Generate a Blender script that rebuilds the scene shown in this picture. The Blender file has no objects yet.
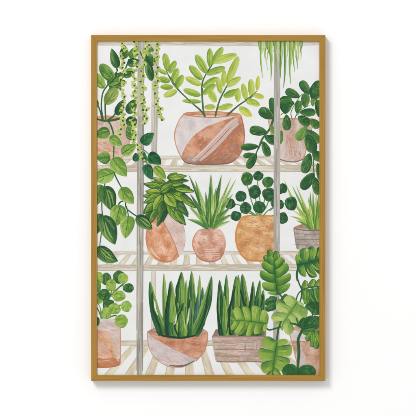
import bpy, math, random
from mathutils import Vector, noise as mnoise

# ------------------------------------------------------------------ scene, camera, light
S = 0.0026                      # metres of wall per photo pixel (print about 61 x 90 cm)
sc = bpy.context.scene
col = sc.collection
CANVAS_Y = -0.0225              # face of the canvas, the wall face is y = 0
D = 6.0

cam_d = bpy.data.cameras.new('camera')
cam = bpy.data.objects.new('camera', cam_d)
col.objects.link(cam)
cam.location = (0, CANVAS_Y - D, 0)
cam.rotation_euler = (math.radians(90), 0, 0)
cam_d.sensor_width = 36
cam_d.lens = 36 * D / (416 * S)
cam_d.clip_end = 60
sc.camera = cam

w = bpy.data.worlds.new('World')
sc.world = w
w.use_nodes = True
w.node_tree.nodes['Background'].inputs[0].default_value = (1.0, 1.0, 1.0, 1)
w.node_tree.nodes['Background'].inputs[1].default_value = 0.75

def area(name, loc, size, power, target=(0, 0, 0), colr=(1, 1, 1)):
    d = bpy.data.lights.new(name, 'AREA')
    d.shape = 'SQUARE'; d.size = size; d.energy = power; d.color = colr
    o = bpy.data.objects.new(name, d); col.objects.link(o)
    o.location = loc
    o.rotation_euler = (Vector(target) - Vector(loc)).to_track_quat('-Z', 'Y').to_euler()
    return o
area('softbox', (-4.2, -7.6, 5.7), 3.4, 600, colr=(1.0, 0.995, 0.985))

sc.view_settings.view_transform = 'Standard'
sc.view_settings.look = 'None'
sc.view_settings.exposure = 0.0
sc.view_settings.gamma = 1.0

# ------------------------------------------------------------------ helpers
rnd = random.Random(7)
K = 0.80                       # paint albedo for a given photographed colour

def lin(c):
    r = []
    for v in c[:3]:
        v = max(0.0, min(255.0, v)) / 255
        r.append((v / 12.92 if v <= 0.04045 else ((v + 0.055) / 1.055) ** 2.4))
    return r

def mix(a, b, t):
    t = max(0.0, min(1.0, t))
    return tuple(a[i] + (b[i] - a[i]) * t for i in range(3))

def jit(c, a=6):
    k = rnd.uniform(-a, a)
    return tuple(v + k + rnd.uniform(-a, a) * 0.4 for v in c)

def px(x, y, h=0.0):
    return ((x - 208) * S, CANVAS_Y - h, (208 - y) * S)

# current tracing window (photo pixels): x0, y0, scale
W = [0, 0, 1.0]
def V(x0, y0, span, n=416.0):
    W[0], W[1], W[2] = x0, y0, span / n
def T(p):
    return (W[0] + p[0] * W[2], W[1] + p[1] * W[2])

def clampp(p):
    return (max(93.5, min(322.8, p[0])), max(37.6, min(378.4, p[1])))

# height map: each brush mark lies just above whatever it overlaps
GX0, GY0, GS = 90, 34, 0.5
GW, GH = 480, 700
HM = [[0] * GW for _ in range(GH)]
STEP = 0.000010

class Paint:
    """all the brush marks of one painted item, linked as ONE mesh"""
    def __init__(s, name, label, mat, parent=None):
        s.name, s.label, s.mat, s.parent = name, label, mat, parent
        s.v, s.f, s.c, s.uv = [], [], [], []
        s.tint = ((236, 232, 205), .05) if mat is LEAF else ((243, 218, 199), .19) if mat is POT else ((232, 226, 212), .10)
        PAINTS.append(s)
    def patch(s, g, cg, uvg=None):
        n, m = len(g), len(g[0])
        g = [[clampp(p) for p in row] for row in g]
        cells = set()
        for i in range(n - 1):
            for j in range(m - 1):
                q = (g[i][j], g[i + 1][j], g[i + 1][j + 1], g[i][j + 1])
                xs = [p[0] for p in q]; ys = [p[1] for p in q]
                for a in range(int((min(xs) - GX0) / GS), int((max(xs) - GX0) / GS) + 1):
                    for b in range(int((min(ys) - GY0) / GS), int((max(ys) - GY0) / GS) + 1):
                        cells.add((b, a))
        top = max(HM[b][a] for b, a in cells) + 1
        for b, a in cells:
            HM[b][a] = top
        h = top * STEP
        ou, ov = rnd.uniform(0, 500), rnd.uniform(0, 500)
        base = len(s.v)
        u = 0.0
        for i in range(n):
            if i:
                a, b = g[i - 1][m // 2], g[i][m // 2]
                u += math.hypot(a[0] - b[0], a[1] - b[1])
            vv = 0.0
            for j in range(m):
                if j:
                    a, b = g[i][j - 1], g[i][j]
                    vv += math.hypot(a[0] - b[0], a[1] - b[1])
                s.v.append(px(g[i][j][0], g[i][j][1], h))
                s.c.append(cg[i][j])
                s.uv.append((u + ou, vv + ov))
        for i in range(n - 1):
            for j in range(m - 1):
                a = base + i * m + j
                q = (a, a + m, a + m + 1, a + 1)
                p = [s.v[k] for k in q]
                ar = 0
                for k in range(4):
                    x1, _, z1 = p[k]; x2, _, z2 = p[(k + 1) % 4]
                    ar += x1 * z2 - x2 * z1
                if abs(ar) < 1e-10:
                    continue
                s.f.append(q if ar > 0 else q[::-1])
    def build(s):
        me = bpy.data.meshes.new(s.name)
        me.from_pydata(s.v, [], s.f)
        at = me.color_attributes.new('Col', 'FLOAT_COLOR', 'POINT')
        for i, c in enumerate(s.c):
            c = mix(c, *s.tint)
            if s.mat is LEAF: c = (c[0] * 1.01, c[1] * .985, c[2] * .93)
            r = lin(c)
            at.data[i].color = (r[0] * K, r[1] * K, r[2] * K, 1)
        ul = me.uv_layers.new(name='brush')
        for lp in me.loops:
            ul.data[lp.index].uv = s.uv[lp.vertex_index]
        me.materials.append(s.mat)
        me.validate()
        o = bpy.data.objects.new(s.name, me)
        col.objects.link(o)
        if s.label: o['label'] = s.label
        s.obj = o
        return o
PAINTS = []

def cr(pts, n=8, closed=False):
    out = []
    N = len(pts)
    rng = range(N if closed else N - 1)
    for i in rng:
        if closed:
            p0, p1, p2, p3 = (pts[(i + k - 1) % N] for k in range(4))
        else:
            p0, p1, p2, p3 = pts[max(i - 1, 0)], pts[i], pts[i + 1], pts[min(i + 2, N - 1)]
        for k in range(n):
            t = k / n
            out.append(tuple(0.5 * ((2 * p1[d]) + (-p0[d] + p2[d]) * t + (2 * p0[d] - 5 * p1[d] + 4 * p2[d] - p3[d]) * t * t
                                    + (-p0[d] + 3 * p1[d] - 3 * p2[d] + p3[d]) * t ** 3) for d in range(2)))
    if not closed:
        out.append(pts[-1])
    return out

def raw_stroke(L, pts, w0, w1, c, wm=None, n=6, cvar=5):
    """brush stroke through photo-pixel points, width w0 at its start to w1 at its end"""
    sp = cr(pts, n) if len(pts) > 2 else [mix2(pts[0], pts[1], k / 8) for k in range(9)]
    N = len(sp)
    g, cg = [], []
    seed = rnd.uniform(0, 99)
    for i, p in enumerate(sp):
        a, b = sp[max(i - 1, 0)], sp[min(i + 1, N - 1)]
        dx, dy = b[0] - a[0], b[1] - a[1]
        l = math.hypot(dx, dy) or 1
        nx, ny = -dy / l, dx / l
        t = i / (N - 1)
        ww = w0 + (w1 - w0) * t
        if wm is not None:
            ww += (wm - (w0 + w1) / 2) * 4 * t * (1 - t)
        ww *= 1 + 0.16 * mnoise.noise(Vector((t * 5 + seed, seed, 0)))
        endk = min(1, math.sqrt(max(0, min(t, 1 - t) * (N - 1) / 1.2)) + 0.25)
        ww *= endk
        g.append([(p[0] + nx * ww * k / 2, p[1] + ny * ww * k / 2) for k in (-1, 0, 1)])
        k = cvar * mnoise.noise(Vector((t * 7 + seed, 3.3, seed)))
        cc = tuple(v + k for v in c)
        cg.append([tuple(v - cvar * .5 for v in cc), cc, tuple(v + cvar * .5 for v in cc)])
    L.patch(g, cg)

def mix2(a, b, t):
    return (a[0] + (b[0] - a[0]) * t, a[1] + (b[1] - a[1]) * t)

def stroke(L, pts, w0, w1, c, wm=None, **k):
    raw_stroke(L, [T(p) for p in pts], w0 * W[2], w1 * W[2], jit(c, 4), None if wm is None else wm * W[2], **k)

PROF = {  # u^a (1-u)^b
    'oval': (.5, .5), 'lance': (.8, 1.15), 'ovate': (.5, .85), 'obov': (.62, .40), 'blade': (.18, .62),
    'lobe': (.12, .34), 'round': (.46, .46), 'grass': (.22, .9), 'heart': (.36, .8)}

def leaf(L, b, t, wd, pal, bend=0.0, shape='ovate', rib=None, ribw=.055, streak=5, mode='side', flip=False, edge=True,
         raw=False, n=16, contrast=1.15, outline=None, wk=1.0, ext=0.0):
    if ext:
        t = (t[0] + (t[0] - b[0]) * ext, t[1] + (t[1] - b[1]) * ext)
    """pal = (dark, mid, light) photographed colours; dark half on one side of the rib, light half on the other"""
    if not raw:
        b, t, wd = T(b), T(t), wd * W[2] * wk
    dx, dy = t[0] - b[0], t[1] - b[1]
    ln = math.hypot(dx, dy) or 1
    nx, ny = -dy / ln, dx / ln
    cx, cy = (b[0] + t[0]) / 2 + nx * bend * ln, (b[1] + t[1]) / 2 + ny * bend * ln
    a_, b_ = PROF[shape]
    um = a_ / (a_ + b_)
    pk = um ** a_ * (1 - um) ** b_
    pal = [jit(c, 5) for c in pal]
    dk, md, lt = pal
    sgn = -1 if flip else 1
    seed = rnd.uniform(0, 1000)
    def spine(u):
        q = 1 - u
        x = q * q * b[0] + 2 * q * u * cx + u * u * t[0]
        y = q * q * b[1] + 2 * q * u * cy + u * u * t[1]
        tx = 2 * q * (cx - b[0]) + 2 * u * (t[0] - cx)
        ty = 2 * q * (cy - b[1]) + 2 * u * (t[1] - cy)
        l = math.hypot(tx, ty) or 1
        return x, y, -ty / l, tx / l
    def half(u, side):
        u = max(0.0, min(1.0, u))
        f = (u ** a_ * (1 - u) ** b_) / pk
        return wd / 2 * f * (1 + (0.24 if shape == 'blade' else 0.07) * mnoise.noise(Vector((u * 3.2 + seed, side * 3.0, 0))))
    def at(u, v):
        x, y, ax, ay = spine(u)
        h = half(u, 1 if v > 0 else -1)
        return (x + ax * h * v, y + ay * h * v)
    vs = [-1, -.72, -.4, -.06, .06, .4, .72, 1]
    g, cg = [], []
    for i in range(n + 1):
        u = .5 - .5 * math.cos(math.pi * i / n)
        row, cr_ = [], []
        for v in vs:
            row.append(at(u, v))
            s_ = v * sgn
            tt = (.30 + .30 * u) + (.30 * abs(v) * contrast if s_ > 0 else -.28 * contrast * (0.35 + .65 * abs(v)))
            tt += .38 * mnoise.noise(Vector((u * 3.0 + seed, v * 1.6, seed)))
            c = mix(dk, md, tt * 2) if tt < .5 else mix(md, lt, tt * 2 - 1)
            cr_.append(c)
        g.append(row); cg.append(cr_)
    if outline is not None:
        og, ocg = [], []
        for i in range(n + 1):
            u = .5 - .5 * math.cos(math.pi * i / n)
            x, y, ax, ay = spine(u)
            ex = (u - .5) * 2 * .6 / ln
            x += dx * ex; y += dy * ex
            og.append([(x + ax * (half(u, v) + .5 * (1 if 0 < i < n else .2)) * v, y + ay * (half(u, v) + .5) * v) for v in (-1, -.5, .5, 1)])
            ocg.append([outline] * 4)
        L.patch(og, ocg)
    L.patch(g, cg)
    sw = max(.28, min(.75, wd * .055))
    for k in range(int(streak * 1.6)):
        if mode == 'side':
            sd = 1 if k % 2 else -1
            u0 = rnd.uniform(.05, .62)
            v1 = rnd.uniform(.35, .85); v0 = rnd.uniform(.05, .3); lu = rnd.uniform(.2, .38)
            pts = [at(u0, sd * v0), at(u0 + lu * .5, sd * (v0 + (v1 - v0) * .75)), at(u0 + lu, sd * v1)]
            pale = rnd.random() < (.4 if sd * sgn < 0 else .6)
        else:
            v0 = rnd.uniform(-.85, .85)
            u0 = rnd.uniform(.05, .35)
            u1 = rnd.uniform(.6, .93)
            pts = [at(u0, v0), at((u0 + u1) / 2, v0 * 1.0), at(u1, v0 * .9)]
            pale = rnd.random() < (.3 if v0 * sgn < 0 else .65)
        c = mix(md, lt, rnd.uniform(.5, 1.2)) if pale else mix(dk, md, rnd.uniform(-.1, .6))
        raw_stroke(L, pts, sw * .5, sw * .3, c, wm=sw * rnd.uniform(.8, 1.9), n=4)
    if edge:
        sd = sgn
        raw_stroke(L, [at(u, sd * .86) for u in (.12, .35, .6, .85)], sw * .6, sw * .5, mix(md, lt, rnd.uniform(.7, 1.2)), wm=sw * 1.2, n=4)
        raw_stroke(L, [at(u, -sd * .9) for u in (.1, .35, .6, .88)], sw * .6, sw * .5, mix(dk, md, rnd.uniform(-.1, .25)), wm=sw * 1.2, n=4)
    if rib is not None:
        raw_stroke(L, [at(u, 0) for u in (.0, .25, .5, .75, .93)], max(.3, wd * ribw * 1.5), max(.18, wd * ribw * .5), rib, n=4)

def splitleaf(L, b, t, wd, pal, nl=5, bend=0.0, gap=.62, wide=.36, back=-.30, fwd=.34, gapw=.16, end=(-.9, .9), sides=(1, 1), n=84, seed=None, ribc=None, pow_=.55):
    """one split leaf: a broad outline cut by notches whose lobes sweep back at the base and forward at the tip"""
    b, t, wd = T(b), T(t), wd * W[2]
    dx, dy = t[0] - b[0], t[1] - b[1]
    ln = math.hypot(dx, dy)
    nx, ny = -dy / ln, dx / ln
    cx, cy = (b[0] + t[0]) / 2 + nx * bend * ln, (b[1] + t[1]) / 2 + ny * bend * ln
    sd = rnd.uniform(0, 999) if seed is None else seed
    dk, md, lt = [jit(c, 4) for c in pal]
    a_ = pow_; b_ = pow_ * (1 - wide) / wide
    pk = wide ** a_ * (1 - wide) ** b_
    def spine(u):
        q = 1 - u
        x = q * q * b[0] + 2 * q * u * cx + u * u * t[0]; y = q * q * b[1] + 2 * q * u * cy + u * u * t[1]
        tx = 2 * q * (cx - b[0]) + 2 * u * (t[0] - cx); ty = 2 * q * (cy - b[1]) + 2 * u * (t[1] - cy)
        l = math.hypot(tx, ty) or 1
        return x, y, tx / l, ty / l
    def lobe(u, side):
        f = u * nl + (.0 if side > 0 else .5) + .34 * mnoise.noise(Vector((u * 4 + sd, side * 7, 0)))
        k = math.floor(f); return k, f - k
    def at(u, v):
        x, y, tx, ty = spine(u)
        side = 1 if v > 0 else -1
        av = abs(v)
        base = (max(u, .0) ** a_ * max(0, 1 - u) ** b_) / pk
        k, ph = lobe(u, side)
        q = abs(2 * ph ** .8 - 1)
        lob = 1 - .22 * q ** 2.6 - gap * q ** (1.3 / gapw)
        kk = 1 + .2 * mnoise.noise(Vector((k * 3.1 + sd, side * 5, 2)))
        h = wd / 2 * base * lob * kk * sides[0 if side > 0 else 1]
        sweep = (back + (fwd - back) * u) * ((av * lob * kk) ** 1.9) * wd / 2 * min(1, base + .1)
        return (x + tx * sweep - ty * h * v, y + ty * sweep + tx * h * v)
    vs = [-1, -.93, -.8, -.62, -.44, -.26, -.1, -.03, .03, .1, .26, .44, .62, .8, .93, 1]
    us = [min(.999, max(.001, i / n)) for i in range(n + 1)]
    def colr(u, v, grow=0):
        side = 1 if v > 0 else -1
        k, ph = lobe(u, side)
        tt = .52 + .8 * (ph - .5) * (1.3 * min(1, abs(v) * 1.6)) - .42 * max(0, 1 - abs(v) / .24) + .12 * abs(v)
        tt += .3 * mnoise.noise(Vector((k * 2.3 + sd, side * 3 + v * 1.5, u * 6)))
        tt -= .55 * max(0, 1 - ph / .16) * (abs(v) > .15)
        tt = max(0, min(1, tt))
        return mix(dk, md, tt * 2) if tt < .5 else mix(md, lt, tt * 2 - 1)
    L.patch([[at(u, v) for v in vs] for u in us], [[colr(u, v) for v in vs] for u in us])
    # brushed strokes that follow the lobes, darker valley strokes from the rib, and the rib itself
    for side in (1, -1):
        i = 0
        prev = None
        for u in us:
            k, ph = lobe(u, side)
            if prev is not None and k != prev and .03 < u < .95:
                raw_stroke(L, [at(u, side * .03), at(u + .005, side * .4), at(u + .008, side * .86)], .8, .3, mix(dk, md, .1), n=5)
            prev = k
        for q in range(int(nl * 6)):
            u = rnd.uniform(.04, .92)
            k, ph = lobe(u, side)
            if ph < .2 or ph > .86: continue
            v0, v1 = rnd.uniform(.12, .4), rnd.uniform(.6, .93)
            c = mix(md, lt, rnd.uniform(.4, 1.3)) if ph > .42 else mix(dk, md, rnd.uniform(.1, 1))
            raw_stroke(L, [at(u, side * v0), at(u, side * (v0 + v1) / 2), at(u, side * v1)], .3, .25, c, wm=rnd.uniform(.5, 1.15), n=4)
    raw_stroke(L, [at(u, .0001) for u in (.02, .25, .5, .75, .95)], 1.1, .4, ribc or mix(dk, (30, 80, 50), .4), n=5)

def leaves(L, rows, pal, **kw):
    for r in rows:
        k = dict(kw)
        p = pal
        if len(r) > 5:
            for e in r[5:]:
                if isinstance(e, dict): k.update(e)
                else: p = e
        leaf(L, (r[0], r[1]), (r[2], r[3]), r[4], p, **k)

def disc(L, c, rx, ry, pal, rot=0.0, raw=False, rings=4, seg=22, wob=.06, lightdir=(-.5, -.6)):
    if not raw:
        c = T(c); rx *= W[2]; ry *= W[2]
    dk, md, lt = [jit(q, 5) for q in pal]
    seed = rnd.uniform(0, 999)
    g, cg = [], []
    for i in range(rings + 1):
        r = max(.003, i / rings)
        row, rc = [], []
        for j in range(seg + 1):
            a = 2 * math.pi * (j % seg) / seg
            k = 1 + wob * mnoise.noise(Vector((math.cos(a) * 1.4 + seed, math.sin(a) * 1.4, seed)))
            x, y = math.cos(a) * rx * r * k, math.sin(a) * ry * r * k
            row.append((c[0] + x * math.cos(rot) - y * math.sin(rot), c[1] + x * math.sin(rot) + y * math.cos(rot)))
            t = .45 + .12 * r * (math.cos(a) * lightdir[0] + math.sin(a) * lightdir[1]) + .6 * mnoise.noise(Vector((x * .25 + seed, y * .25, 1)))
            rc.append(mix(dk, md, t * 2) if t < .5 else mix(md, lt, t * 2 - 1))
        g.append(row); cg.append(rc)
    L.patch(g, cg)

def roundleaf(L, x, y, rx, ry, pal, rot=0.0, veins=5, vein_to=None):
    """nearly circular leaf with brushed arcs"""
    th = rnd.uniform(0, 3.14)
    disc(L, (x, y), rx, ry, pal, rot, wob=.12, seg=30)
    c = T((x, y)); ax, ay = rx * W[2], ry * W[2]
    dk, md, lt = pal
    for k in range(veins + 3):
        o = rnd.uniform(-.75, .75); hl = math.sqrt(1 - o * o) * .86
        l0 = rnd.uniform(-hl, hl * .2); l1 = min(hl, l0 + rnd.uniform(.4, 1.0)); cv = rnd.uniform(-.12, .12)
        pts = []
        for q in (l0, (l0 + l1) / 2, l1):
            oo = o + cv * (1 - (2 * (q - l0) / (l1 - l0 + 1e-6) - 1) ** 2)
            pts.append((c[0] + (math.cos(th) * q - math.sin(th) * oo) * ax, c[1] + (math.sin(th) * q + math.cos(th) * oo) * ay))
        cc = mix(md, lt, rnd.uniform(.3, 1.0)) if rnd.random() < .5 else mix(dk, md, rnd.uniform(0, .5))
        raw_stroke(L, pts, .3, .25, cc, wm=max(.5, ax * rnd.uniform(.1, .24)), n=4)
    # bright rim on one side
    a0 = rnd.uniform(2.6, 3.6)
    pts = [(c[0] + math.cos(a0 + q) * ax * .88, c[1] + math.sin(a0 + q) * ay * .88) for q in (0, .4, .8, 1.1)]
    raw_stroke(L, pts, .2, .2, mix(md, lt, .8), wm=.55, n=4)

def fill(L, poly, cf, smooth=False, nx=24, ny=28, raw=False, rough=.12):
    """grid filling a convex outline, coloured by cf(u, v, x, y)"""
    if not raw: poly = [T(p) for p in poly]
    if smooth: poly = cr(poly, 8, True)
    ys = [p[1] for p in poly]
    y0, y1 = min(ys) + .01, max(ys) - .01
    g, cg = [], []
    N = len(poly)
    for i in range(ny + 1):
        v = i / ny
        ve = .5 - .5 * math.cos(math.pi * v) if smooth else v
        y = y0 + (y1 - y0) * ve
        xs = []
        for k in range(N):
            a, b = poly[k], poly[(k + 1) % N]
            if (a[1] <= y < b[1]) or (b[1] <= y < a[1]):
                xs.append(a[0] + (b[0] - a[0]) * (y - a[1]) / (b[1] - a[1]))
        if len(xs) < 2: continue
        xa, xb = min(xs), max(xs)
        xa += rough * mnoise.noise(Vector((y * .8, xa, 2))); xb += rough * mnoise.noise(Vector((y * .8, xb, 5)))
        row, rc = [], []
        for j in range(nx + 1):
            u = j / nx
            x = xa + (xb - xa) * u
            row.append((x, y)); rc.append(cf(u, ve, x, y))
        g.append(row); cg.append(rc)
    L.patch(g, cg)

def wash(cols, sx=.16, sy=.16, seed=None, dark_edge=0.0, edge_col=(120, 70, 50), bottom=0.0, bottom_col=(120, 75, 55), amp=1.75):
    sd = rnd.uniform(0, 999) if seed is None else seed
    n = len(cols)
    def f(u, v, x, y):
        t = .5 + amp * (.62 * mnoise.noise(Vector((x * sx * .6, y * sy * .6, sd))) + .24 * mnoise.noise(Vector((x * sx * 2.7, y * sy * 2.7, sd + 7)))
                       + .30 * mnoise.noise(Vector((x * sx * 7, y * sy * 7, sd + 17))))
        t = max(0, min(.9999, t)) * (n - 1)
        i = int(t)
        c = mix(cols[i], cols[i + 1], t - i)
        if dark_edge:
            e = max(0, abs(u - .5) * 2 - .86) / .14
            c = mix(c, edge_col, dark_edge * e)
        if bottom:
            c = mix(c, bottom_col, bottom * max(0, v - .82) / .18)
        return c
    return f

def hatch(L, poly, cols, n, ang=0.0, ln=(4, 12), wd=(.25, .7), raw=False, soft=None):
    """loose brush hatching inside a convex outline"""
    if not raw: poly = [T(p) for p in poly]
    xs = [p[0] for p in poly]; ys = [p[1] for p in poly]
    def inside(p):
        c = False
        for k in range(len(poly)):
            a, b = poly[k], poly[(k + 1) % len(poly)]
            if (a[1] > p[1]) != (b[1] > p[1]) and p[0] < a[0] + (b[0] - a[0]) * (p[1] - a[1]) / (b[1] - a[1]):
                c = not c
        return c
    if L.mat is POT: n = int(n * .55)
    avg = tuple(sum(c[i] for c in cols) / len(cols) for i in range(3))
    made = tries = 0
    while made < n and tries < n * 30:
        tries += 1
        p = (rnd.uniform(min(xs), max(xs)), rnd.uniform(min(ys), max(ys)))
        l = rnd.uniform(*ln); a = ang + rnd.gauss(0, .07)
        q = (p[0] + math.cos(a) * l, p[1] + math.sin(a) * l)
        m = ((p[0] + q[0]) / 2 + rnd.uniform(-.4, .4), (p[1] + q[1]) / 2 + rnd.uniform(-.4, .4))
        if not (inside(p) and inside(q) and inside(m)): continue
        cc = rnd.choice(cols)
        if L.mat is POT:
            cc = mix(cc, avg, .68)
        raw_stroke(L, [p, m, q], .15, .12, jit(cc, 4), wm=rnd.uniform(*wd) * 1.25, n=4)
        made += 1

# ------------------------------------------------------------------ materials
def nodes(name):
    m = bpy.data.materials.new(name); m.use_nodes = True
    return m, m.node_tree, m.node_tree.nodes['Principled BSDF']
def mth(nt, op, a, b):
    n = nt.nodes.new('ShaderNodeMath'); n.operation = op
    for i, v in enumerate((a, b)):
        if isinstance(v, (int, float)): n.inputs[i].default_value = v
        else: nt.links.new(v, n.inputs[i])
    return n.outputs[0]

def weave(nt, bsdf, strength):
    tc = nt.nodes.new('ShaderNodeTexCoord')
    nz = nt.nodes.new('ShaderNodeTexNoise'); nz.inputs['Scale'].default_value = 420; nz.inputs['Detail'].default_value = 2
    nt.links.new(tc.outputs['Object'], nz.inputs['Vector'])
    bp = nt.nodes.new('ShaderNodeBump'); bp.inputs['Strength'].default_value = strength; bp.inputs['Distance'].default_value = 0.0008
    nt.links.new(nz.outputs[0], bp.inputs['Height'])
    nt.links.new(bp.outputs[0], bsdf.inputs['Normal'])
    return tc, nz

def paint_mat(name, su, sv, amt, blot=.06, blot_scale=55):
    m, nt, b = nodes(name)
    b.inputs['Roughness'].default_value = .62
    b.inputs['Specular IOR Level'].default_value = .12
    tc, wv = weave(nt, b, .22)
    at = nt.nodes.new('ShaderNodeAttribute'); at.attribute_name = 'Col'
    uv = nt.nodes.new('ShaderNodeUVMap'); uv.uv_map = 'brush'
    mp = nt.nodes.new('ShaderNodeMapping'); mp.inputs['Scale'].default_value = (su, sv, 1)
    nt.links.new(uv.outputs[0], mp.inputs['Vector'])
    nz = nt.nodes.new('ShaderNodeTexNoise'); nz.inputs['Scale'].default_value = 1; nz.inputs['Detail'].default_value = 4
    nt.links.new(mp.outputs[0], nz.inputs['Vector'])
    nb = nt.nodes.new('ShaderNodeTexNoise'); nb.inputs['Scale'].default_value = blot_scale; nb.inputs['Detail'].default_value = 5
    nt.links.new(tc.outputs['Object'], nb.inputs['Vector'])
    f = mth(nt, 'ADD', mth(nt, 'MULTIPLY', mth(nt, 'SUBTRACT', nz.outputs[0], .5), amt * 3.2), 1.0)
    f2 = mth(nt, 'ADD', mth(nt, 'MULTIPLY', mth(nt, 'SUBTRACT', nb.outputs[0], .5), blot * 3.2), f)
    f3 = mth(nt, 'ADD', mth(nt, 'MULTIPLY', mth(nt, 'SUBTRACT', wv.outputs[0], .5), .10), f2)
    mx = nt.nodes.new('ShaderNodeVectorMath'); mx.operation = 'SCALE'
    nt.links.new(at.outputs['Color'], mx.inputs[0]); nt.links.new(f3, mx.inputs['Scale'])
    nt.links.new(mx.outputs[0], b.inputs['Base Color'])
    return m
LEAF = paint_mat('leaf_paint', .16, 1.1, .23, .10)
POT = paint_mat('pot_paint', .25, .5, .06, .05, 38)
WOODP = paint_mat('painted_wood', .12, 1.0, .05, .03)

def frame_mat():
    m, nt, b = nodes('frame_wood')
    b.inputs['Roughness'].default_value = .55
    b.inputs['Specular IOR Level'].default_value = .15
    uv = nt.nodes.new('ShaderNodeUVMap'); uv.uv_map = 'grain'
    mp = nt.nodes.new('ShaderNodeMapping'); mp.inputs['Scale'].default_value = (6, 260, 1)
    nt.links.new(uv.outputs[0], mp.inputs['Vector'])
    nz = nt.nodes.new('ShaderNodeTexNoise'); nz.inputs['Scale'].default_value = 1; nz.inputs['Detail'].default_value = 6
    nz.inputs['Distortion'].default_value = .6
    nt.links.new(mp.outputs[0], nz.inputs['Vector'])
    rp = nt.nodes.new('ShaderNodeValToRGB')
    e = rp.color_ramp.elements
    e[0].position = .28; e[0].color = (*[v * K for v in lin((163, 119, 48))], 1)
    e[1].position = .72; e[1].color = (*[v * K for v in lin((189, 146, 67))], 1)
    nt.links.new(nz.outputs[0], rp.inputs[0]); nt.links.new(rp.outputs[0], b.inputs['Base Color'])
    bp = nt.nodes.new('ShaderNodeBump'); bp.inputs['Strength'].default_value = .15; bp.inputs['Distance'].default_value = .0006
    nt.links.new(nz.outputs[0], bp.inputs['Height']); nt.links.new(bp.outputs[0], b.inputs['Normal'])
    return m

def wall_mat():
    m, nt, b = nodes('white_wall_paint')
    b.inputs['Base Color'].default_value = (.9, .9, .9, 1)
    b.inputs['Roughness'].default_value = .85
    b.inputs['Specular IOR Level'].default_value = .1
    tc = nt.nodes.new('ShaderNodeTexCoord')
    nz = nt.nodes.new('ShaderNodeTexNoise'); nz.inputs['Scale'].default_value = 160; nz.inputs['Detail'].default_value = 4
    nt.links.new(tc.outputs['Object'], nz.inputs['Vector'])
    bp = nt.nodes.new('ShaderNodeBump'); bp.inputs['Strength'].default_value = .08; bp.inputs['Distance'].default_value = .001
    nt.links.new(nz.outputs[0], bp.inputs['Height']); nt.links.new(bp.outputs[0], b.inputs['Normal'])
    return m

def canvas_mat():
    m, nt, b = nodes('primed_canvas')
    b.inputs['Roughness'].default_value = .75
    b.inputs['Specular IOR Level'].default_value = .1
    tc, wv = weave(nt, b, .3)
    nb = nt.nodes.new('ShaderNodeTexNoise'); nb.inputs['Scale'].default_value = 22; nb.inputs['Detail'].default_value = 5
    nt.links.new(tc.outputs['Object'], nb.inputs['Vector'])
    rp = nt.nodes.new('ShaderNodeValToRGB')
    e = rp.color_ramp.elements
    e[0].position = .3; e[0].color = (*[v * K for v in lin((239, 239, 239))], 1)
    e[1].position = .7; e[1].color = (*[v * K for v in lin((246, 246, 245))], 1)
    nt.links.new(nb.outputs[0], rp.inputs[0]); nt.links.new(rp.outputs[0], b.inputs['Base Color'])
    return m

def mesh_obj(name, verts, faces, mat, parent=None, bevel=0, grain=None):
    me = bpy.data.meshes.new(name)
    me.from_pydata(verts, [], faces)
    if grain is not None:
        ul = me.uv_layers.new(name='grain')
        off = rnd.uniform(0, 9)
        for lp in me.loops:
            p = me.vertices[lp.vertex_index].co
            ul.data[lp.index].uv = (p.x + off, p.z + p.y + off) if grain == 0 else (p.z + off, p.x + p.y + off)
    me.materials.append(mat)
    o = bpy.data.objects.new(name, me); col.objects.link(o)
    if parent: o.parent = parent
    if bevel:
        bv = o.modifiers.new('bevel', 'BEVEL'); bv.width = bevel; bv.segments = 2; bv.limit_method = 'ANGLE'
    return o

def box(x0, x1, y0, y1, z0, z1):
    v = [(x, y, z) for x in (x0, x1) for y in (y0, y1) for z in (z0, z1)]
    f = [(0, 1, 3, 2), (4, 6, 7, 5), (0, 4, 5, 1), (2, 3, 7, 6), (0, 2, 6, 4), (1, 5, 7, 3)]
    return v, f

# ------------------------------------------------------------------ wall, picture, frame
wv_, wf_ = box(-2.5, 2.5, 0, .12, -2.0, 2.0)
wall = mesh_obj('wall', wv_, wf_, wall_mat())
wall['kind'] = 'structure'

pic = bpy.data.objects.new('framed_picture', None)
col.objects.link(pic)
pic.location = (0, 0, px(0, 381)[2])
pic['label'] = 'painting of potted plants on shelves in a thin golden wooden frame on the white wall'
pic['category'] = 'picture'
def hang(o):
    o.parent = pic
    o.matrix_parent_inverse = pic.matrix_basis.inverted()

# canvas panel
OX0, OX1, OY0, OY1 = 91.1, 325.4, 35.1, 380.8       # frame outside, photo px
IX0, IX1, IY0, IY1 = 96.95, 319.45, 41.0, 375.0     # sight edge
a, b_ = px(IX0 - 3.2, IY1 + 3.2), px(IX1 + 3.2, IY0 - 3.2)
cv, cf_ = box(a[0], b_[0], CANVAS_Y, CANVAS_Y + .012, a[2], b_[2])
canvas = mesh_obj('canvas', cv, cf_, canvas_mat())
hang(canvas)

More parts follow.
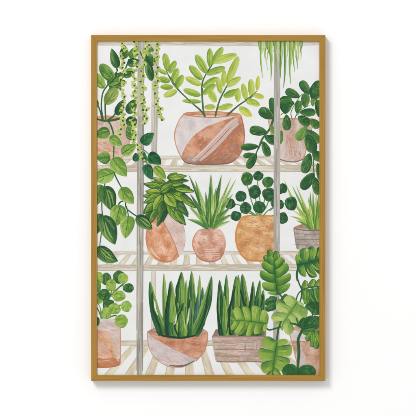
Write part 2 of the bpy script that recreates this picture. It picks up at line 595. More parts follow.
FW = frame_mat()
yb, yf = -0.0005, CANVAS_Y - .0045
k = (D - (CANVAS_Y - yf)) / D                     # front face is nearer than the canvas
def rail(c, grain):
    """mitred frame stick with solid section; c = outer a, outer b, inner b, inner a in photo px"""
    q = [((p[0] - 208) * S * k, (208 - p[1]) * S * k) for p in c]
    v = [(x, yb, z) for x, z in q] + [(x, yf, z) for x, z in q]
    f = [(0, 1, 2, 3), (7, 6, 5, 4), (0, 4, 5, 1), (1, 5, 6, 2), (2, 6, 7, 3), (3, 7, 4, 0)]
    o = mesh_obj('frame_rail', v, f, FW, grain=grain, bevel=.0004)
    import bmesh
    bm = bmesh.new(); bm.from_mesh(o.data); bmesh.ops.recalc_face_normals(bm, faces=bm.faces); bm.to_mesh(o.data); bm.free()
    hang(o)
    return o
A, B, C_, D_ = (OX0, OY0), (OX1, OY0), (OX1, OY1), (OX0, OY1)
a, b_, c, d = (IX0, IY0), (IX1, IY0), (IX1, IY1), (IX0, IY1)
g = .0
rail([(A[0], A[1]), (B[0], B[1]), (b_[0], b_[1]), (a[0], a[1])], 0)
rail([(D_[0], D_[1]), (C_[0], C_[1]), (c[0], c[1]), (d[0], d[1])], 0)
rail([(A[0], A[1] + g * 2), (D_[0], D_[1] - g * 2), (d[0], d[1] - g * 2), (a[0], a[1] + g * 2)], 1)
rail([(B[0], B[1] + g * 2), (C_[0], C_[1] - g * 2), (c[0], c[1] - g * 2), (b_[0], b_[1] + g * 2)], 1)

# ================================================================== THE PAINTING
CREAM = (219, 208, 189); CREAMD = (194, 181, 159); CREAML = (233, 226, 212)
GREY = (168, 167, 163); GREYD = (134, 134, 131); GREYL = (198, 195, 188)

# ---- shelves -----------------------------------------------------------------
def beam(L, x0, x1, y0, y1, n=60, cols=(CREAMD, CREAM, CREAML)):
    fill(L, [(x0, y0), (x1, y0), (x1, y1), (x0, y1)], wash(list(cols), .03, .5), nx=60, ny=8, raw=True)
    hatch(L, [(x0, y0), (x1, y0), (x1, y1), (x0, y1)], [CREAMD, CREAM, CREAML, (200, 188, 168), (205, 196, 182)], n, 0, (8, 30), (.3, .8), raw=True)

def slats(L, yb, yf, xc, kk, sp, wd, x0, x1, cb=(224, 212, 188)):
    xb = xc + math.ceil((x0 - 30 - xc) / sp) * sp
    while xb < x1 + 30:
        xf = xc + (xb - xc) * kk
        xb2 = xb + wd * .8; xf2 = xf + wd * 1.15
        p = [(xb, yb), (xb2, yb), (xf2, yf), (xf, yf)]
        if min(xb, xf) > x0 - 2 and max(xb2, xf2) < x1 + 3:
            fill(L, p, wash([(206, 193, 166), cb, (236, 228, 210)], .2, .1), nx=4, ny=10, raw=True, rough=.5)
            m = lambda t, s: (xb + (xf - xb) * t + s * (wd * (.8 + .35 * t)), yb + (yf - yb) * t)
            raw_stroke(L, [m(.03, .08), m(.5, .05), m(.97, .08)], .5, .8, (196, 184, 164))
            raw_stroke(L, [m(.1, .6), m(.5, .62), m(.95, .55)], .3, .5, rnd.choice([CREAML, (205, 194, 174)]))
        xb += sp

top = Paint('painted_shelf', 'narrow cream rail along the top edge of the painting', WOODP)
beam(top, 95, 321.5, 41.0, 45.2, 40, ((196, 186, 170), (213, 203, 188), (226, 219, 207)))
raw_stroke(top, [(95, 45.2), (160, 45.0), (240, 45.3), (321, 45.0)], .5, .5, (176, 164, 146))

def shelf(label, yb0, yb1, yf0, yf1, sp=11.5, wd=6.2):
    L = Paint('painted_shelf', label, WOODP)
    slats(L, yb1 - .3, yf0 + .4, 196, 1.14, sp, wd, 97, 319)
    beam(L, 95, 321.5, yb0, yb1, 26, ((198, 188, 170), (216, 206, 190), (232, 226, 214)))
    beam(L, 95, 321.5, yf0, yf1, 60)
    raw_stroke(L, [(95, yf1), (150, yf1 - .2), (230, yf1 + .1), (321, yf1 - .1)], .5, .6, (182, 170, 150))
    raw_stroke(L, [(95, yf0), (170, yf0 + .2), (240, yf0 - .1), (321, yf0)], .5, .7, (190, 178, 158))
    return L
sh1 = shelf('uppermost slatted cream shelf in the painting', 155.6, 159.4, 165.6, 171.8)
sh2 = shelf('middle slatted cream shelf in the painting', 250.8, 254.6, 264.8, 270.6)
sh3 = Paint('painted_shelf', 'bottom slatted cream shelf in the painting with bold light slats', WOODP)
slats(sh3, 345, 376, 185, 1.52, 13.5, 8.2, 96, 321, (227, 214, 186))
beam(sh3, 95, 321.5, 340.2, 345.4, 40)
raw_stroke(sh3, [(95, 345.4), (160, 345.2), (240, 345.6), (321, 345.4)], .5, .6, (180, 170, 150))

# ---- posts ----------------------------------------------------------------------
def post(label, x0a, x1a, x0b, x1b, y0, y1, cols, edge, streaks):
    L = Paint('painted_post', label, WOODP)
    fill(L, [(x0a, y0), (x1a, y0), (x1b, y1), (x0b, y1)], wash(cols, .5, .05), nx=8, ny=70, raw=True)
    for i in range(streaks):
        u = rnd.uniform(.08, .92); y = rnd.uniform(y0, y1 - 12); l = rnd.uniform(12, 45)
        def q(yy, uu):
            t = (yy - y0) / (y1 - y0)
            xa = x0a + (x0b - x0a) * t; xb = x1a + (x1b - x1a) * t
            return (xa + (xb - xa) * uu, yy)
        ye = min(y + l, y1 - .5)
        raw_stroke(L, [q(y, u), q((y + ye) / 2, u + rnd.uniform(-.05, .05)), q(ye, u)], .3, .3, jit(rnd.choice(cols + [edge]), 6), wm=rnd.uniform(.4, .9))
    y = y0
    while y < y1 - 8:
        ye = min(y1, y + rnd.uniform(25, 60))
        t0, t1 = (y - y0) / (y1 - y0), (ye - y0) / (y1 - y0)
        for e, (xa, xb) in ((edge, (x1a, x1b)), (mix(edge, cols[1], .4), (x0a, x0b))):
            raw_stroke(L, [(xa + (xb - xa) * t0, y), (xa + (xb - xa) * (t0 + t1) / 2, (y + ye) / 2), (xa + (xb - xa) * t1, ye)], .7, .7, jit(e, 6))
        y = ye - 1
    return L
bk1 = post('pale rear post behind the hanging pearls in the painting', 152.2, 158.6, 151.6, 156.6, 45, 156, [(178, 174, 166), (203, 196, 184), (222, 214, 200)], (186, 176, 160), 26)
bk2 = post('short pale rear post behind the snake plant bowl', 151.4, 155.6, 151.2, 155.4, 271, 341, [(214, 206, 192), (224, 218, 206), (232, 228, 220)], (204, 196, 180), 10)
bk3 = post('short pale rear post between the middle shelf and the trailing vine', 151, 156, 151, 156, 173, 251, [(216, 209, 196), (226, 220, 210), (234, 231, 224)], (208, 200, 186), 8)

TERRA = (200, 128, 92); TERRAL = (222, 160, 120); TERRAD = (164, 96, 66)
LILAC = (206, 198, 197); LILACL = (226, 222, 221); LILACD = (178, 166, 165)

# ---- C : lime plant in big two-tone pot -----------------------------------------
cP = Paint('painted_plant', 'lime green plant with oval leaves on arching stems at the top centre', LEAF)
cT = Paint('painted_pot', 'wide terracotta pot with a white wash and two pale diagonal stripes', POT, cP)
V(155, 90, 90)
fill(cT, [(133, 108), (180, 102), (260, 99), (340, 102), (396, 112), (392, 122), (330, 122), (260, 127), (190, 122), (136, 116)], wash([(176, 104, 66), (203, 136, 94), (222, 168, 130)], .2, .3), smooth=True, nx=44, ny=10)
body = [(134, 113), (190, 121), (260, 126), (330, 121), (394, 113), (408, 160), (413, 215), (404, 275), (378, 318), (338, 339), (240, 345), (150, 339), (120, 312), (96, 258), (90, 198), (112, 140)]
fill(cT, body, wash([(168, 100, 70), (192, 118, 84), (204, 134, 98), (218, 160, 128)], .14, .14, bottom=.7, bottom_col=(112, 78, 66)), smooth=True, nx=60, ny=60)
hatch(cT, [(150, 300), (240, 200), (390, 130), (405, 220), (370, 310), (250, 335)], [(176, 100, 70), (214, 150, 116), (196, 122, 86), (160, 92, 66), (220, 176, 150)], 90, -.6, (2, 7), (.3, .9))
wht = [(134, 113), (190, 121), (260, 126), (330, 122), (388, 116), (330, 138), (270, 155), (215, 182), (175, 215), (142, 255), (122, 306), (97, 256), (91, 198), (112, 140)]
# painted as two convex pieces so the swoosh keeps its curve
fill(cT, [(112, 140), (134, 113), (190, 121), (260, 126), (330, 122), (386, 117), (300, 146), (240, 168), (200, 194), (100, 194), (96, 170)], wash([(206, 196, 200), (222, 214, 216), (230, 224, 224), (226, 208, 204)], .18, .18), nx=44, ny=24)
fill(cT, [(91, 192), (202, 192), (175, 215), (146, 250), (128, 290), (121, 308), (104, 278), (94, 244)], wash([(208, 200, 203), (222, 216, 218), (230, 225, 225)], .18, .18), nx=30, ny=24)
hatch(cT, [(110, 135), (140, 125), (300, 135), (200, 185), (120, 290), (98, 240)], [(232, 226, 226), (212, 202, 205), (226, 206, 202), (214, 208, 212)], 46, -.8, (3, 9), (.4, 1.0))
for pts, w0 in (([(172, 330), (220, 288), (282, 226), (338, 166), (384, 132)], 21), ([(206, 326), (252, 288), (312, 228), (362, 172), (386, 152)], 15)):
    stroke(cT, pts, w0 * .7, w0, (204, 184, 180), wm=w0)
    for j in range(4):
        o = rnd.uniform(-w0 * .35, w0 * .35)
        stroke(cT, [(x + o * .7, y + o * .7) for x, y in pts], 2, 2, rnd.choice([(226, 214, 214), (204, 182, 178), (216, 202, 202), (206, 166, 148)]), wm=5)
hatch(cT, [(125, 308), (160, 300), (240, 332), (230, 342), (150, 336)], [(160, 148, 152), (186, 174, 176), (140, 118, 112)], 30, .2, (3, 9), (.5, 1.2))
hatch(cT, [(250, 310), (390, 230), (402, 260), (378, 312), (335, 336), (250, 338)], [(150, 92, 68), (132, 86, 70), (176, 112, 86), (196, 164, 158)], 60, -.5, (3, 8), (.5, 1.1))
hatch(cT, [(190, 215), (260, 170), (330, 150), (240, 230), (190, 270)], [(228, 178, 148), (214, 192, 190), (206, 150, 120)], 30, -.7, (2, 6), (.5, 1.2))
stroke(cT, [(122, 312), (150, 338), (240, 345), (338, 339), (376, 318)], 3, 3, (112, 72, 56), wm=5)
stroke(cT, [(378, 318), (404, 275), (413, 215), (408, 160), (395, 116)], 3, 3, (150, 86, 58), wm=5)
stroke(cT, [(134, 113), (112, 140), (91, 198), (97, 256), (120, 308)], 4, 4, (206, 146, 112), wm=5)
stroke(cT, [(134, 114), (190, 122), (260, 127), (330, 122), (394, 114)], 4, 4, (184, 116, 80), wm=5)
stroke(cT, [(140, 105), (200, 101), (280, 99), (392, 110)], 3, 3, (196, 122, 80), wm=4)

V(155, 30, 100)
LIME = ((112, 152, 58), (152, 188, 76), (190, 212, 108)); LIMEL = ((150, 182, 72), (184, 208, 92), (208, 222, 124)); YEL = ((176, 190, 70), (204, 214, 92), (224, 228, 130))
DST = (62, 104, 62)
lk = dict(shape='oval', streak=4, mode='long', rib=(176, 202, 100), ribw=.035)
leaves(cP, [(285, 235, 288, 165, 22, LIMEL), (275, 265, 260, 195, 26, LIMEL), (255, 300, 222, 242, 28, LIMEL), (345, 300, 345, 240, 26, LIMEL), (380, 292, 365, 222, 26, LIMEL)], LIMEL, **lk)
for pts in ([(210, 362), (190, 335), (150, 300), (80, 230), (45, 165)], [(205, 362), (197, 290), (198, 215), (238, 140)], [(250, 362), (268, 295), (300, 230), (318, 190)], [(298, 357), (350, 312), (416, 270)]):
    stroke(cP, pts, 8, 4, DST)
leaves(cP, [(55, 172, 40, 97, 30), (60, 180, 86, 128, 27), (52, 182, 12, 165, 18), (62, 214, 14, 200, 28), (72, 216, 96, 160, 28), (76, 238, 22, 236, 24), (85, 242, 117, 188, 30), (92, 252, 36, 275, 28, LIMEL),
            (215, 180, 170, 103, 34, LIME), (230, 155, 228, 76, 28), (238, 142, 282, 72, 30, LIME), (242, 134, 340, 102, 32, LIMEL), (196, 207, 144, 148, 32), (212, 184, 292, 156, 30, LIME),
            (192, 228, 127, 197, 28, LIMEL), (198, 238, 260, 198, 28, LIME), (190, 272, 118, 248, 28), (198, 268, 252, 226, 26, LIME), (192, 298, 114, 294, 20, LIME), (205, 322, 252, 320, 24, LIMEL),
            (222, 255, 250, 300, 24, LIMEL), (300, 222, 347, 110, 32, LIMEL), (298, 236, 356, 196, 26, LIMEL), (285, 278, 345, 252, 30), (262, 328, 324, 312, 26, LIMEL), (402, 278, 400, 204, 28, LIMEL), (350, 322, 400, 358, 32, LIMEL), (380, 298, 420, 300, 26, LIME)],
       LIME, **lk)
V(245, 30, 90)
stroke(cP, [(0, 325), (30, 305), (56, 280)], 6, 3, DST)
leaves(cP, [(28, 292, 24, 228, 24, LIMEL), (56, 280, 62, 212, 21, YEL), (38, 300, 88, 312, 26, YEL), (8, 322, 68, 348, 30, LIMEL), (0, 372, 30, 400, 24, YEL)], LIMEL, **lk)
V(155, 30, 100)
for pts in ([(206, 362), (198, 300), (198, 240)], [(240, 140), (215, 180)], [(150, 300), (100, 250), (60, 190)]):
    stroke(cP, pts, 5, 3, (74, 116, 66))

# ---- D : dark plant in whitewashed pot (right, top) ------------------------------
dP = Paint('painted_plant', 'dark green plant with rounded leaves trailing over the shelf at upper right', LEAF)
dT = Paint('painted_pot', 'whitewashed rosy terracotta pot behind the right post', POT, dP)
V(245, 110, 90)
fill(dT, [(104, 40), (322, 40), (290, 150), (272, 224), (235, 238), (196, 238), (156, 226), (128, 150)], wash([(186, 142, 122), (200, 170, 160), (208, 190, 184), (216, 204, 200)], .22, .12), nx=44, ny=44)
hatch(dT, [(112, 48), (312, 48), (274, 215), (200, 232), (150, 215)], [(212, 150, 118), (224, 214, 212), (180, 158, 154), (216, 196, 190), (196, 132, 102)], 110, 1.5, (3, 10), (.3, .8))
hatch(dT, [(165, 180), (270, 180), (262, 220), (180, 226)], [(206, 128, 90), (216, 150, 116), (196, 116, 82)], 26, 1.5, (2, 6), (.3, .7))
stroke(dT, [(104, 42), (200, 40), (322, 42)], 8, 8, (206, 138, 108))
stroke(dT, [(106, 42), (130, 150), (157, 226)], 5, 5, (206, 146, 118))
stroke(dT, [(320, 42), (292, 150), (272, 224)], 5, 5, (188, 146, 130))
stroke(dT, [(158, 227), (196, 238), (235, 239), (272, 226)], 5, 5, (120, 96, 88))
DK = ((28, 74, 46), (48, 104, 56), (92, 140, 76)); DKM = ((40, 92, 50), (68, 122, 58), (118, 160, 84)); MDL = ((70, 120, 56), (104, 150, 70), (144, 182, 96))
dk_ = dict(shape='obov', streak=5, mode='side', rib=None, contrast=.7)
V(240, 100, 50)
stroke(dP, [(285, 130), (250, 235), (185, 325), (150, 416)], 20, 14, (52, 100, 56))
leaves(dP, [(286, 150, 262, -20, 62), (278, 150, 160, 78, 88), (262, 210, 275, 285, 38, MDL), (225, 270, 80, 245, 82), (205, 305, 322, 352, 82), (190, 345, 240, 470, 66), (155, 385, 5, 395, 60), (345, 250, 335, 365, 40, MDL)], DK, **dk_)
V(245, 110, 90)
leaves(dP, [(50, 206, -8, 212, 26), (52, 200, 12, 270, 38)], DK, **dk_)
stroke(dP, [(80, 145), (60, 180), (48, 212)], 7, 5, (52, 100, 56))
V(270, 80, 55)
for pts in ([(170, 300), (160, 240), (215, 140), (245, 105)], [(185, 300), (215, 240), (300, 190)], [(120, 260), (120, 220)], [(200, 270), (240, 235)], [(80, 268), (100, 250), (125, 262)]):
    stroke(dP, pts, 7, 5, (92, 138, 78))
leaves(dP, [(225, 130, 118, 78, 66), (300, 110, 232, 8, 68), (118, 255, 120, 120, 104, {'shape': 'obov'}), (185, 175, 70, 175, 70), (265, 210, 270, 100, 66, DKM), (205, 255, 222, 155, 56, DKM), (225, 245, 345, 245, 62),
            (300, 100, 380, 10, 60), (330, 160, 350, 60, 80), (325, 200, 322, 140, 34, MDL), (370, 280, 360, 150, 50), (125, 262, 128, 382, 66), (212, 275, 300, 340, 74), (305, 300, 372, 360, 66, DKM)], DK, **dk_)
V(245, 110, 90)
stroke(dP, [(300, 120), (318, 190), (316, 260), (328, 350)], 7, 5, (60, 108, 58))
leaves(dP, [(285, 78, 238, 138, 44, MDL), (282, 92, 345, 150, 44, DKM), (286, 112, 318, 196, 54), (300, 200, 272, 292, 48), (312, 188, 352, 232, 44), (318, 290, 262, 366, 50), (322, 310, 338, 392, 40), (250, 45, 300, 72, 0.1), (335, 245, 352, 330, 30)], DK, **dk_)

# ---- H : spider plant in grey basket --------------------------------------------
hP = Paint('painted_plant', 'yellow green spider plant with thin arching leaves at right', LEAF)
hT = Paint('painted_pot', 'grey woven basket holding the spider plant', POT, hP)
V(255, 165, 100)
fill(hT, [(160, 262), (200, 246), (284, 240), (284, 268), (180, 272)], wash([(120, 90, 70), (150, 118, 96), (180, 150, 128)], .3, .3), nx=30, ny=10)
bas = [(160, 262), (284, 268), (284, 352), (176, 352), (170, 320)]
fill(hT, bas, wash([(138, 126, 118), (162, 152, 146), (182, 174, 170), (196, 190, 188)], .25, .12), nx=36, ny=44)
hatch(hT, bas, [(128, 114, 104), (190, 184, 182), (150, 140, 136), (172, 158, 146)], 90, 0, (3, 9), (.25, .6))
hatch(hT, bas, [(134, 122, 114), (196, 188, 184), (160, 150, 144)], 60, 1.57, (3, 9), (.25, .5))
for y in (285, 308, 330):
    stroke(hT, [(164, y), (220, y + 3), (290, y + 2)], 3, 3, (122, 108, 98))
stroke(hT, [(160, 262), (195, 270), (240, 272), (290, 268)], 5, 5, (112, 88, 70))
stroke(hT, [(160, 262), (200, 247), (290, 240)], 4, 4, (176, 128, 92))
stroke(hT, [(161, 263), (168, 310), (175, 350)], 4, 4, (130, 116, 106))
V(280, 185, 70)
GY = ((132, 176, 72), (188, 208, 104), (224, 230, 150)); GG = ((62, 124, 54), (108, 164, 74), (158, 196, 104))
gk = dict(shape='grass', wk=1.25, streak=2, mode='long', edge=False, rib=(96, 150, 70), ribw=.08)
leaves(hP, [(190, 250, 20, -40, 16, GY, {'bend': -.08}), (186, 240, 45, 48, 14, GY), (192, 245, 70, 0, 16, GG), (195, 240, 95, 0, 15, GY), (200, 250, 180, 40, 20, GG, {'bend': -.05}), (200, 250, 165, 65, 12, GY), (185, 250, 95, 120, 15, GY, {'bend': .1}),
            (190, 250, 60, 185, 18, GY, {'bend': .14}), (185, 262, 95, 210, 12, GG, {'bend': .1}), (188, 245, 75, 150, 12, GY, {'bend': .1}), (190, 255, 130, 100, 13, GG), (205, 255, 195, 30, 14, GG), (212, 260, 245, 70, 16, GG), (215, 260, 215, 40, 14, GY),
            (218, 262, 240, 150, 13, GG), (222, 262, 262, 110, 14, GY), (212, 262, 232, 30, 13, GG), (196, 262, 165, 130, 16, GY), (182, 265, 150, 190, 12, GG), (225, 265, 252, 190, 12, GY)], GG, **gk)

# ---- G : round-leaved plant in ochre pot -----------------------------------------
gP = Paint('painted_plant', 'dark green plant with coin shaped round leaves on the middle shelf', LEAF)
gT = Paint('painted_pot', 'ochre orange pot under the round leaved plant', POT, gP)
V(185, 165, 100)
gpoly = [(240, 214), (300, 208), (368, 213), (376, 240), (378, 320), (374, 398), (310, 399), (256, 397), (228, 366), (214, 325), (212, 285), (222, 246)]
fill(gT, gpoly, wash([(184, 120, 66), (212, 148, 82), (224, 168, 104), (236, 196, 144)], .2, .24, bottom=.3, bottom_col=(190, 110, 50)), nx=54, ny=54)
hatch(gT, gpoly, [(224, 174, 118), (190, 122, 64), (214, 150, 84), (234, 196, 152), (178, 112, 64)], 90, .1, (3, 9), (.4, 1.1))
hatch(gT, [(270, 310), (360, 310), (350, 350), (270, 355)], [(206, 150, 120), (226, 190, 160), (196, 140, 112)], 26, 0, (3, 9), (.4, .9))
hatch(gT, [(260, 232), (350, 228), (350, 262), (270, 262)], [(150, 92, 52), (168, 108, 60), (224, 178, 120)], 26, .3, (2, 6), (.4, 1.0))
stroke(gT, [(240, 214), (222, 246), (212, 285), (215, 328), (230, 368), (258, 397)], 5, 5, (214, 130, 56), wm=8)
stroke(gT, [(240, 214), (300, 209), (368, 213)], 6, 6, (214, 134, 62))
stroke(gT, [(256, 397), (310, 399), (374, 398)], 6, 6, (204, 120, 52))
for pts in ([(300, 210), (280, 160), (258, 80)], [(302, 210), (312, 160), (300, 60)], [(305, 210), (295, 150), (290, 112)], [(308, 210), (330, 150), (345, 80)], [(312, 210), (340, 170), (352, 130)], [(298, 212), (260, 180), (232, 130)], [(296, 212), (235, 170), (188, 160)],
            [(325, 212), (345, 190), (370, 175)], [(294, 212), (250, 195), (212, 212)]):
    stroke(gP, pts, 5, 4, (98, 146, 86))
PIL = ((22, 66, 46), (38, 92, 58), (86, 136, 86)); PILM = ((32, 84, 48), (58, 114, 60), (112, 156, 88))
for x, y, rx, ry, p in ((258, 57, 25, 29, PILM), (305, 45, 21, 20, PIL), (345, 71, 24, 23, PILM), (290, 112, 25, 28, PIL), (232, 130, 23, 23, PIL), (350, 122, 28, 28, PIL), (186, 161, 24, 23, PIL), (251, 179, 24, 24, PIL), (309, 176, 26, 26, PIL), (212, 212, 22, 21, PIL),
                        (392, 100, 22, 21, PIL), (378, 158, 22, 22, PIL)):
    roundleaf(gP, x, y, rx, ry, p)
V(255, 165, 100)
for pts in ([(60, 190), (100, 165), (150, 160)], [(70, 210), (95, 215), (115, 220)]):
    stroke(gP, pts, 5, 4, (98, 146, 86))
for x, y, rx, ry in ((118, 97, 17, 21), (103, 165, 17, 21), (150, 160, 26, 29), (115, 221, 22, 24)):
    roundleaf(gP, x, y, rx, ry, PIL)

# ---- F : spiky plant in small round pot ------------------------------------------
fP = Paint('painted_plant', 'spiky green plant with long pointed upright leaves on the middle shelf', LEAF)
fT = Paint('painted_pot', 'small round rosy terracotta pot on the middle shelf', POT, fP)
V(185, 165, 100)
fpoly = [(58, 270), (78, 264), (104, 263), (130, 264), (148, 270), (164, 295), (170, 328), (163, 362), (145, 388), (120, 400), (92, 401), (62, 390), (40, 362), (31, 330), (38, 298)]
fill(fT, fpoly, wash([(180, 120, 94), (212, 150, 122), (224, 170, 146), (238, 204, 186)], .22, .26, dark_edge=.3, edge_col=(176, 110, 80)), smooth=True, nx=48, ny=48)
hatch(fT, fpoly, [(226, 180, 156), (190, 124, 98), (214, 156, 130), (238, 206, 192), (160, 104, 88)], 60, .1, (2, 7), (.4, 1.0))
stroke(fT, [(54, 318), (62, 330), (74, 334)], 2, 2, (176, 124, 108), wm=9)
for y in (350, 358, 368, 376): stroke(fT, [(76 + y % 7, y), (110, y + 1), (140 + y % 9, y - 1)], 2, 2, (226, 184, 164), wm=6)
stroke(fT, [(40, 362), (62, 390), (92, 401), (120, 400), (146, 388), (163, 362)], 3, 3, (170, 104, 78), wm=6)
stroke(fT, [(58, 270), (38, 298), (31, 330), (40, 362)], 3, 3, (204, 130, 94), wm=5)
FG = ((58, 116, 56), (104, 156, 74), (158, 196, 108)); FD = ((40, 92, 52), (72, 126, 66), (122, 166, 90)); FL = ((124, 172, 88), (164, 200, 116), (200, 222, 150))
fk = dict(shape='grass', wk=1.4, streak=4, mode='long', rib=(86, 140, 74), ribw=.07)
leaves(fP, [(108, 258, 214, 55, 12, FL), (110, 258, 192, 52, 13, FL), (100, 258, 15, 172, 11, FL), (102, 260, 12, 160, 12, FL), (112, 262, 190, 232, 12, FL)], FL, **fk)
leaves(fP, [(100, 258, 14, 38, 16, FD, {'bend': .04}), (112, 258, 200, 120, 15, FG, {'bend': -.06}), (102, 258, 42, 62, 18, FG), (98, 262, 10, 226, 15, FG, {'bend': .12}), (98, 260, 20, 118, 17, FD, {'bend': .05}), (104, 258, 48, 75, 14, FL), (110, 258, 152, 40, 18, FD),
            (108, 258, 130, 90, 15, FG), (114, 260, 195, 170, 16, FG, {'bend': -.08}), (100, 258, 60, 130, 15, FL), (106, 260, 108, 35, 20, FG), (104, 260, 85, 110, 15, FD), (112, 260, 165, 110, 17, FL), (114, 262, 150, 190, 15, FD), (98, 262, 60, 200, 14, FG), (106, 262, 118, 120, 16, FL), (112, 262, 196, 205, 14, FG, {'bend': -.1}), (108, 262, 140, 160, 14, FG)], FG, **fk)
for a_ in ((100, 258, 70, 180), (112, 258, 140, 130), (106, 258, 106, 90)):
    stroke(fP, [(a_[0], a_[1]), ((a_[0] + a_[2]) / 2, (a_[1] + a_[3]) / 2), (a_[2], a_[3])], 4, 1, (52, 108, 60))

# ---- E : pointed-leaf bush in egg-shaped pot --------------------------------------
eP = Paint('painted_plant', 'bushy plant with a dense cluster of pointed green leaves on the middle shelf', LEAF)
eT = Paint('painted_pot', 'egg shaped terracotta pot with a pale pink diagonal patch', POT, eP)
V(135, 160, 110)
ep = [(64, 218), (84, 206), (130, 196), (166, 208), (184, 248), (191, 300), (181, 345), (156, 374), (120, 388), (82, 380), (52, 350), (40, 300), (46, 254)]
fill(eT, ep, wash([(196, 116, 74), (218, 146, 104), (229, 166, 128), (242, 200, 170)], .2, .2, dark_edge=.4, edge_col=(196, 112, 70)), smooth=True, nx=56, ny=60)
hatch(eT, ep, [(230, 170, 130), (200, 118, 76), (218, 146, 104), (240, 196, 166)], 56, .9, (2, 8), (.5, 1.3))
pk_ = wash([(204, 172, 164), (220, 196, 190), (230, 212, 208)], .2, .2)
fill(eT, [(96, 206), (130, 196), (166, 208), (184, 248), (190, 290), (150, 316), (130, 274), (108, 236)], pk_, nx=34, ny=34)
fill(eT, [(128, 272), (190, 272), (191, 300), (182, 345), (166, 368), (160, 352), (150, 318)], pk_, nx=30, ny=30)
hatch(eT, [(105, 212), (160, 212), (186, 270), (180, 340), (160, 330), (135, 270)], [(232, 216, 212), (206, 176, 170), (222, 190, 182)], 40, 1.1, (3, 8), (.4, 1.0))
stroke(eT, [(96, 214), (110, 240), (130, 276), (152, 322), (166, 368)], 3, 4, (196, 122, 88))
stroke(eT, [(60, 330), (74, 356), (96, 374)], 2, 2, (240, 200, 170), wm=6)
stroke(eT, [(60, 352), (90, 378), (122, 386), (150, 376)], 3, 3, (200, 112, 62), wm=5)
leaf(eT, (70, 240), (80, 200), 26, ((190, 106, 66), (212, 134, 90), (230, 166, 126)), shape='lance', streak=2)
EG = ((52, 102, 44), (104, 148, 56), (152, 184, 84)); EL = ((92, 140, 46), (140, 176, 64), (178, 200, 96)); ED = ((30, 78, 46), (56, 104, 54), (104, 146, 76))
ek = dict(wk=.9, ext=.05, outline=(48, 94, 46), shape='lance', streak=7, mode='side', rib=(44, 92, 46), ribw=.06)
V(145, 165, 50)
disc(eP, (185, 250), 80, 80, ED)
leaves(eP, [(190, 110, 260, 70, 46, EL), (200, 125, 350, 130, 50, ED), (170, 150, 70, 110, 40, EL), (230, 190, 395, 215, 62, EL), (250, 215, 410, 340, 66, ED), (240, 260, 350, 420, 70, ED), (160, 280, 150, 460, 90, ED), (110, 270, -10, 400, 66, ED), (200, 340, 300, 480, 70, ED), (80, 330, 0, 470, 60, ED),
            (180, 160, 360, 185, 60, ED), (120, 185, 0, 160, 50, ED), (130, 240, -10, 260, 60, EG)], EG, **ek)
leaves(eP, [(195, 105, 335, 92, 52, EL), (180, 155, 65, 140, 46, EG), (185, 145, 310, 160, 50, EG), (140, 185, 0, 158, 56, EG), (130, 232, 15, 220, 64, EL), (250, 200, 358, 190, 50, ED), (250, 195, 395, 220, 40, EL), (130, 250, 0, 310, 72, EG), (235, 240, 340, 290, 80, EL), (300, 250, 416, 350, 60, EG),
            (240, 290, 352, 400, 66, ED), (90, 310, 0, 395, 60, EG), (145, 250, 70, 385, 82, EL), (150, 300, 120, 440, 70, ED), (190, 330, 290, 470, 76, EG), (130, 232, 225, 152, 66, EG, {'flip': True}), (165, 235, 258, 348, 98, EL)], EG, **ek)
for pts in ([(155, 245), (150, 300), (160, 360)], [(240, 180), (255, 230)], [(120, 240), (170, 238), (250, 200)]):
    stroke(eP, pts, 8, 3, (36, 80, 48))
leaves(eP, [(165, 360, 105, 500, 60, ED), (250, 370, 330, 490, 60, EG), (95, 370, 40, 480, 50, EG)], EG, **ek)

# ---- J : snake plant in bowl -----------------------------------------------------
jP = Paint('painted_plant', 'tall snake plant with upright sword leaves in the bowl', LEAF)
jT = Paint('painted_pot', 'terracotta bowl with a broad lilac white diagonal band', POT, jP)
V(140, 310, 80)
fill(jT, [(38, 112), (70, 94), (190, 86), (320, 92), (352, 112), (352, 124), (260, 136), (110, 136), (40, 122)], wash([(122, 92, 72), (150, 116, 94), (184, 148, 124), (196, 172, 154)], .3, .3), nx=44, ny=12)
jb = [(38, 114), (110, 136), (200, 142), (290, 134), (353, 118), (349, 168), (334, 215), (290, 266), (226, 296), (150, 294), (82, 252), (46, 192)]
fill(jT, jb, wash([(164, 96, 66), (194, 122, 88), (206, 142, 110), (218, 166, 140)], .2, .26, bottom=.3, bottom_col=(120, 78, 66)), nx=60, ny=50)
hatch(jT, [(120, 145), (200, 148), (340, 135), (335, 190), (290, 245), (200, 200)], [(216, 152, 116), (182, 108, 76), (204, 150, 126), (224, 184, 164), (170, 100, 72)], 80, .05, (3, 9), (.3, .9))
jw = wash([(190, 176, 178), (206, 196, 198), (220, 212, 214), (210, 190, 188)], .22, .22)
fill(jT, [(38, 114), (80, 148), (140, 184), (200, 214), (298, 258), (284, 271), (226, 296), (150, 294), (82, 252), (46, 192)], jw, nx=54, ny=44)
hatch(jT, [(48, 135), (90, 165), (270, 255), (215, 290), (150, 285), (95, 245)], [(224, 218, 220), (188, 172, 174), (214, 180, 168), (200, 192, 196)], 80, .4, (3, 10), (.4, 1.1))
hatch(jT, [(120, 230), (220, 255), (210, 280), (140, 270)], [(220, 170, 148), (206, 150, 126)], 10, .4, (3, 7), (.4, .9))
stroke(jT, [(150, 287), (200, 292), (240, 286), (285, 262)], 3, 3, (104, 84, 82), wm=9)
stroke(jT, [(38, 114), (46, 192), (82, 252), (150, 294), (226, 297)], 4, 4, (206, 136, 106))
stroke(jT, [(353, 118), (349, 168), (334, 216), (290, 268)], 4, 4, (186, 112, 78))
stroke(jT, [(38, 114), (80, 148), (140, 184), (200, 214), (292, 256)], 3, 3, (196, 132, 104))
stroke(jT, [(38, 114), (110, 137), (200, 143), (290, 135), (353, 118)], 5, 5, (190, 122, 90))
V(140, 265, 80)
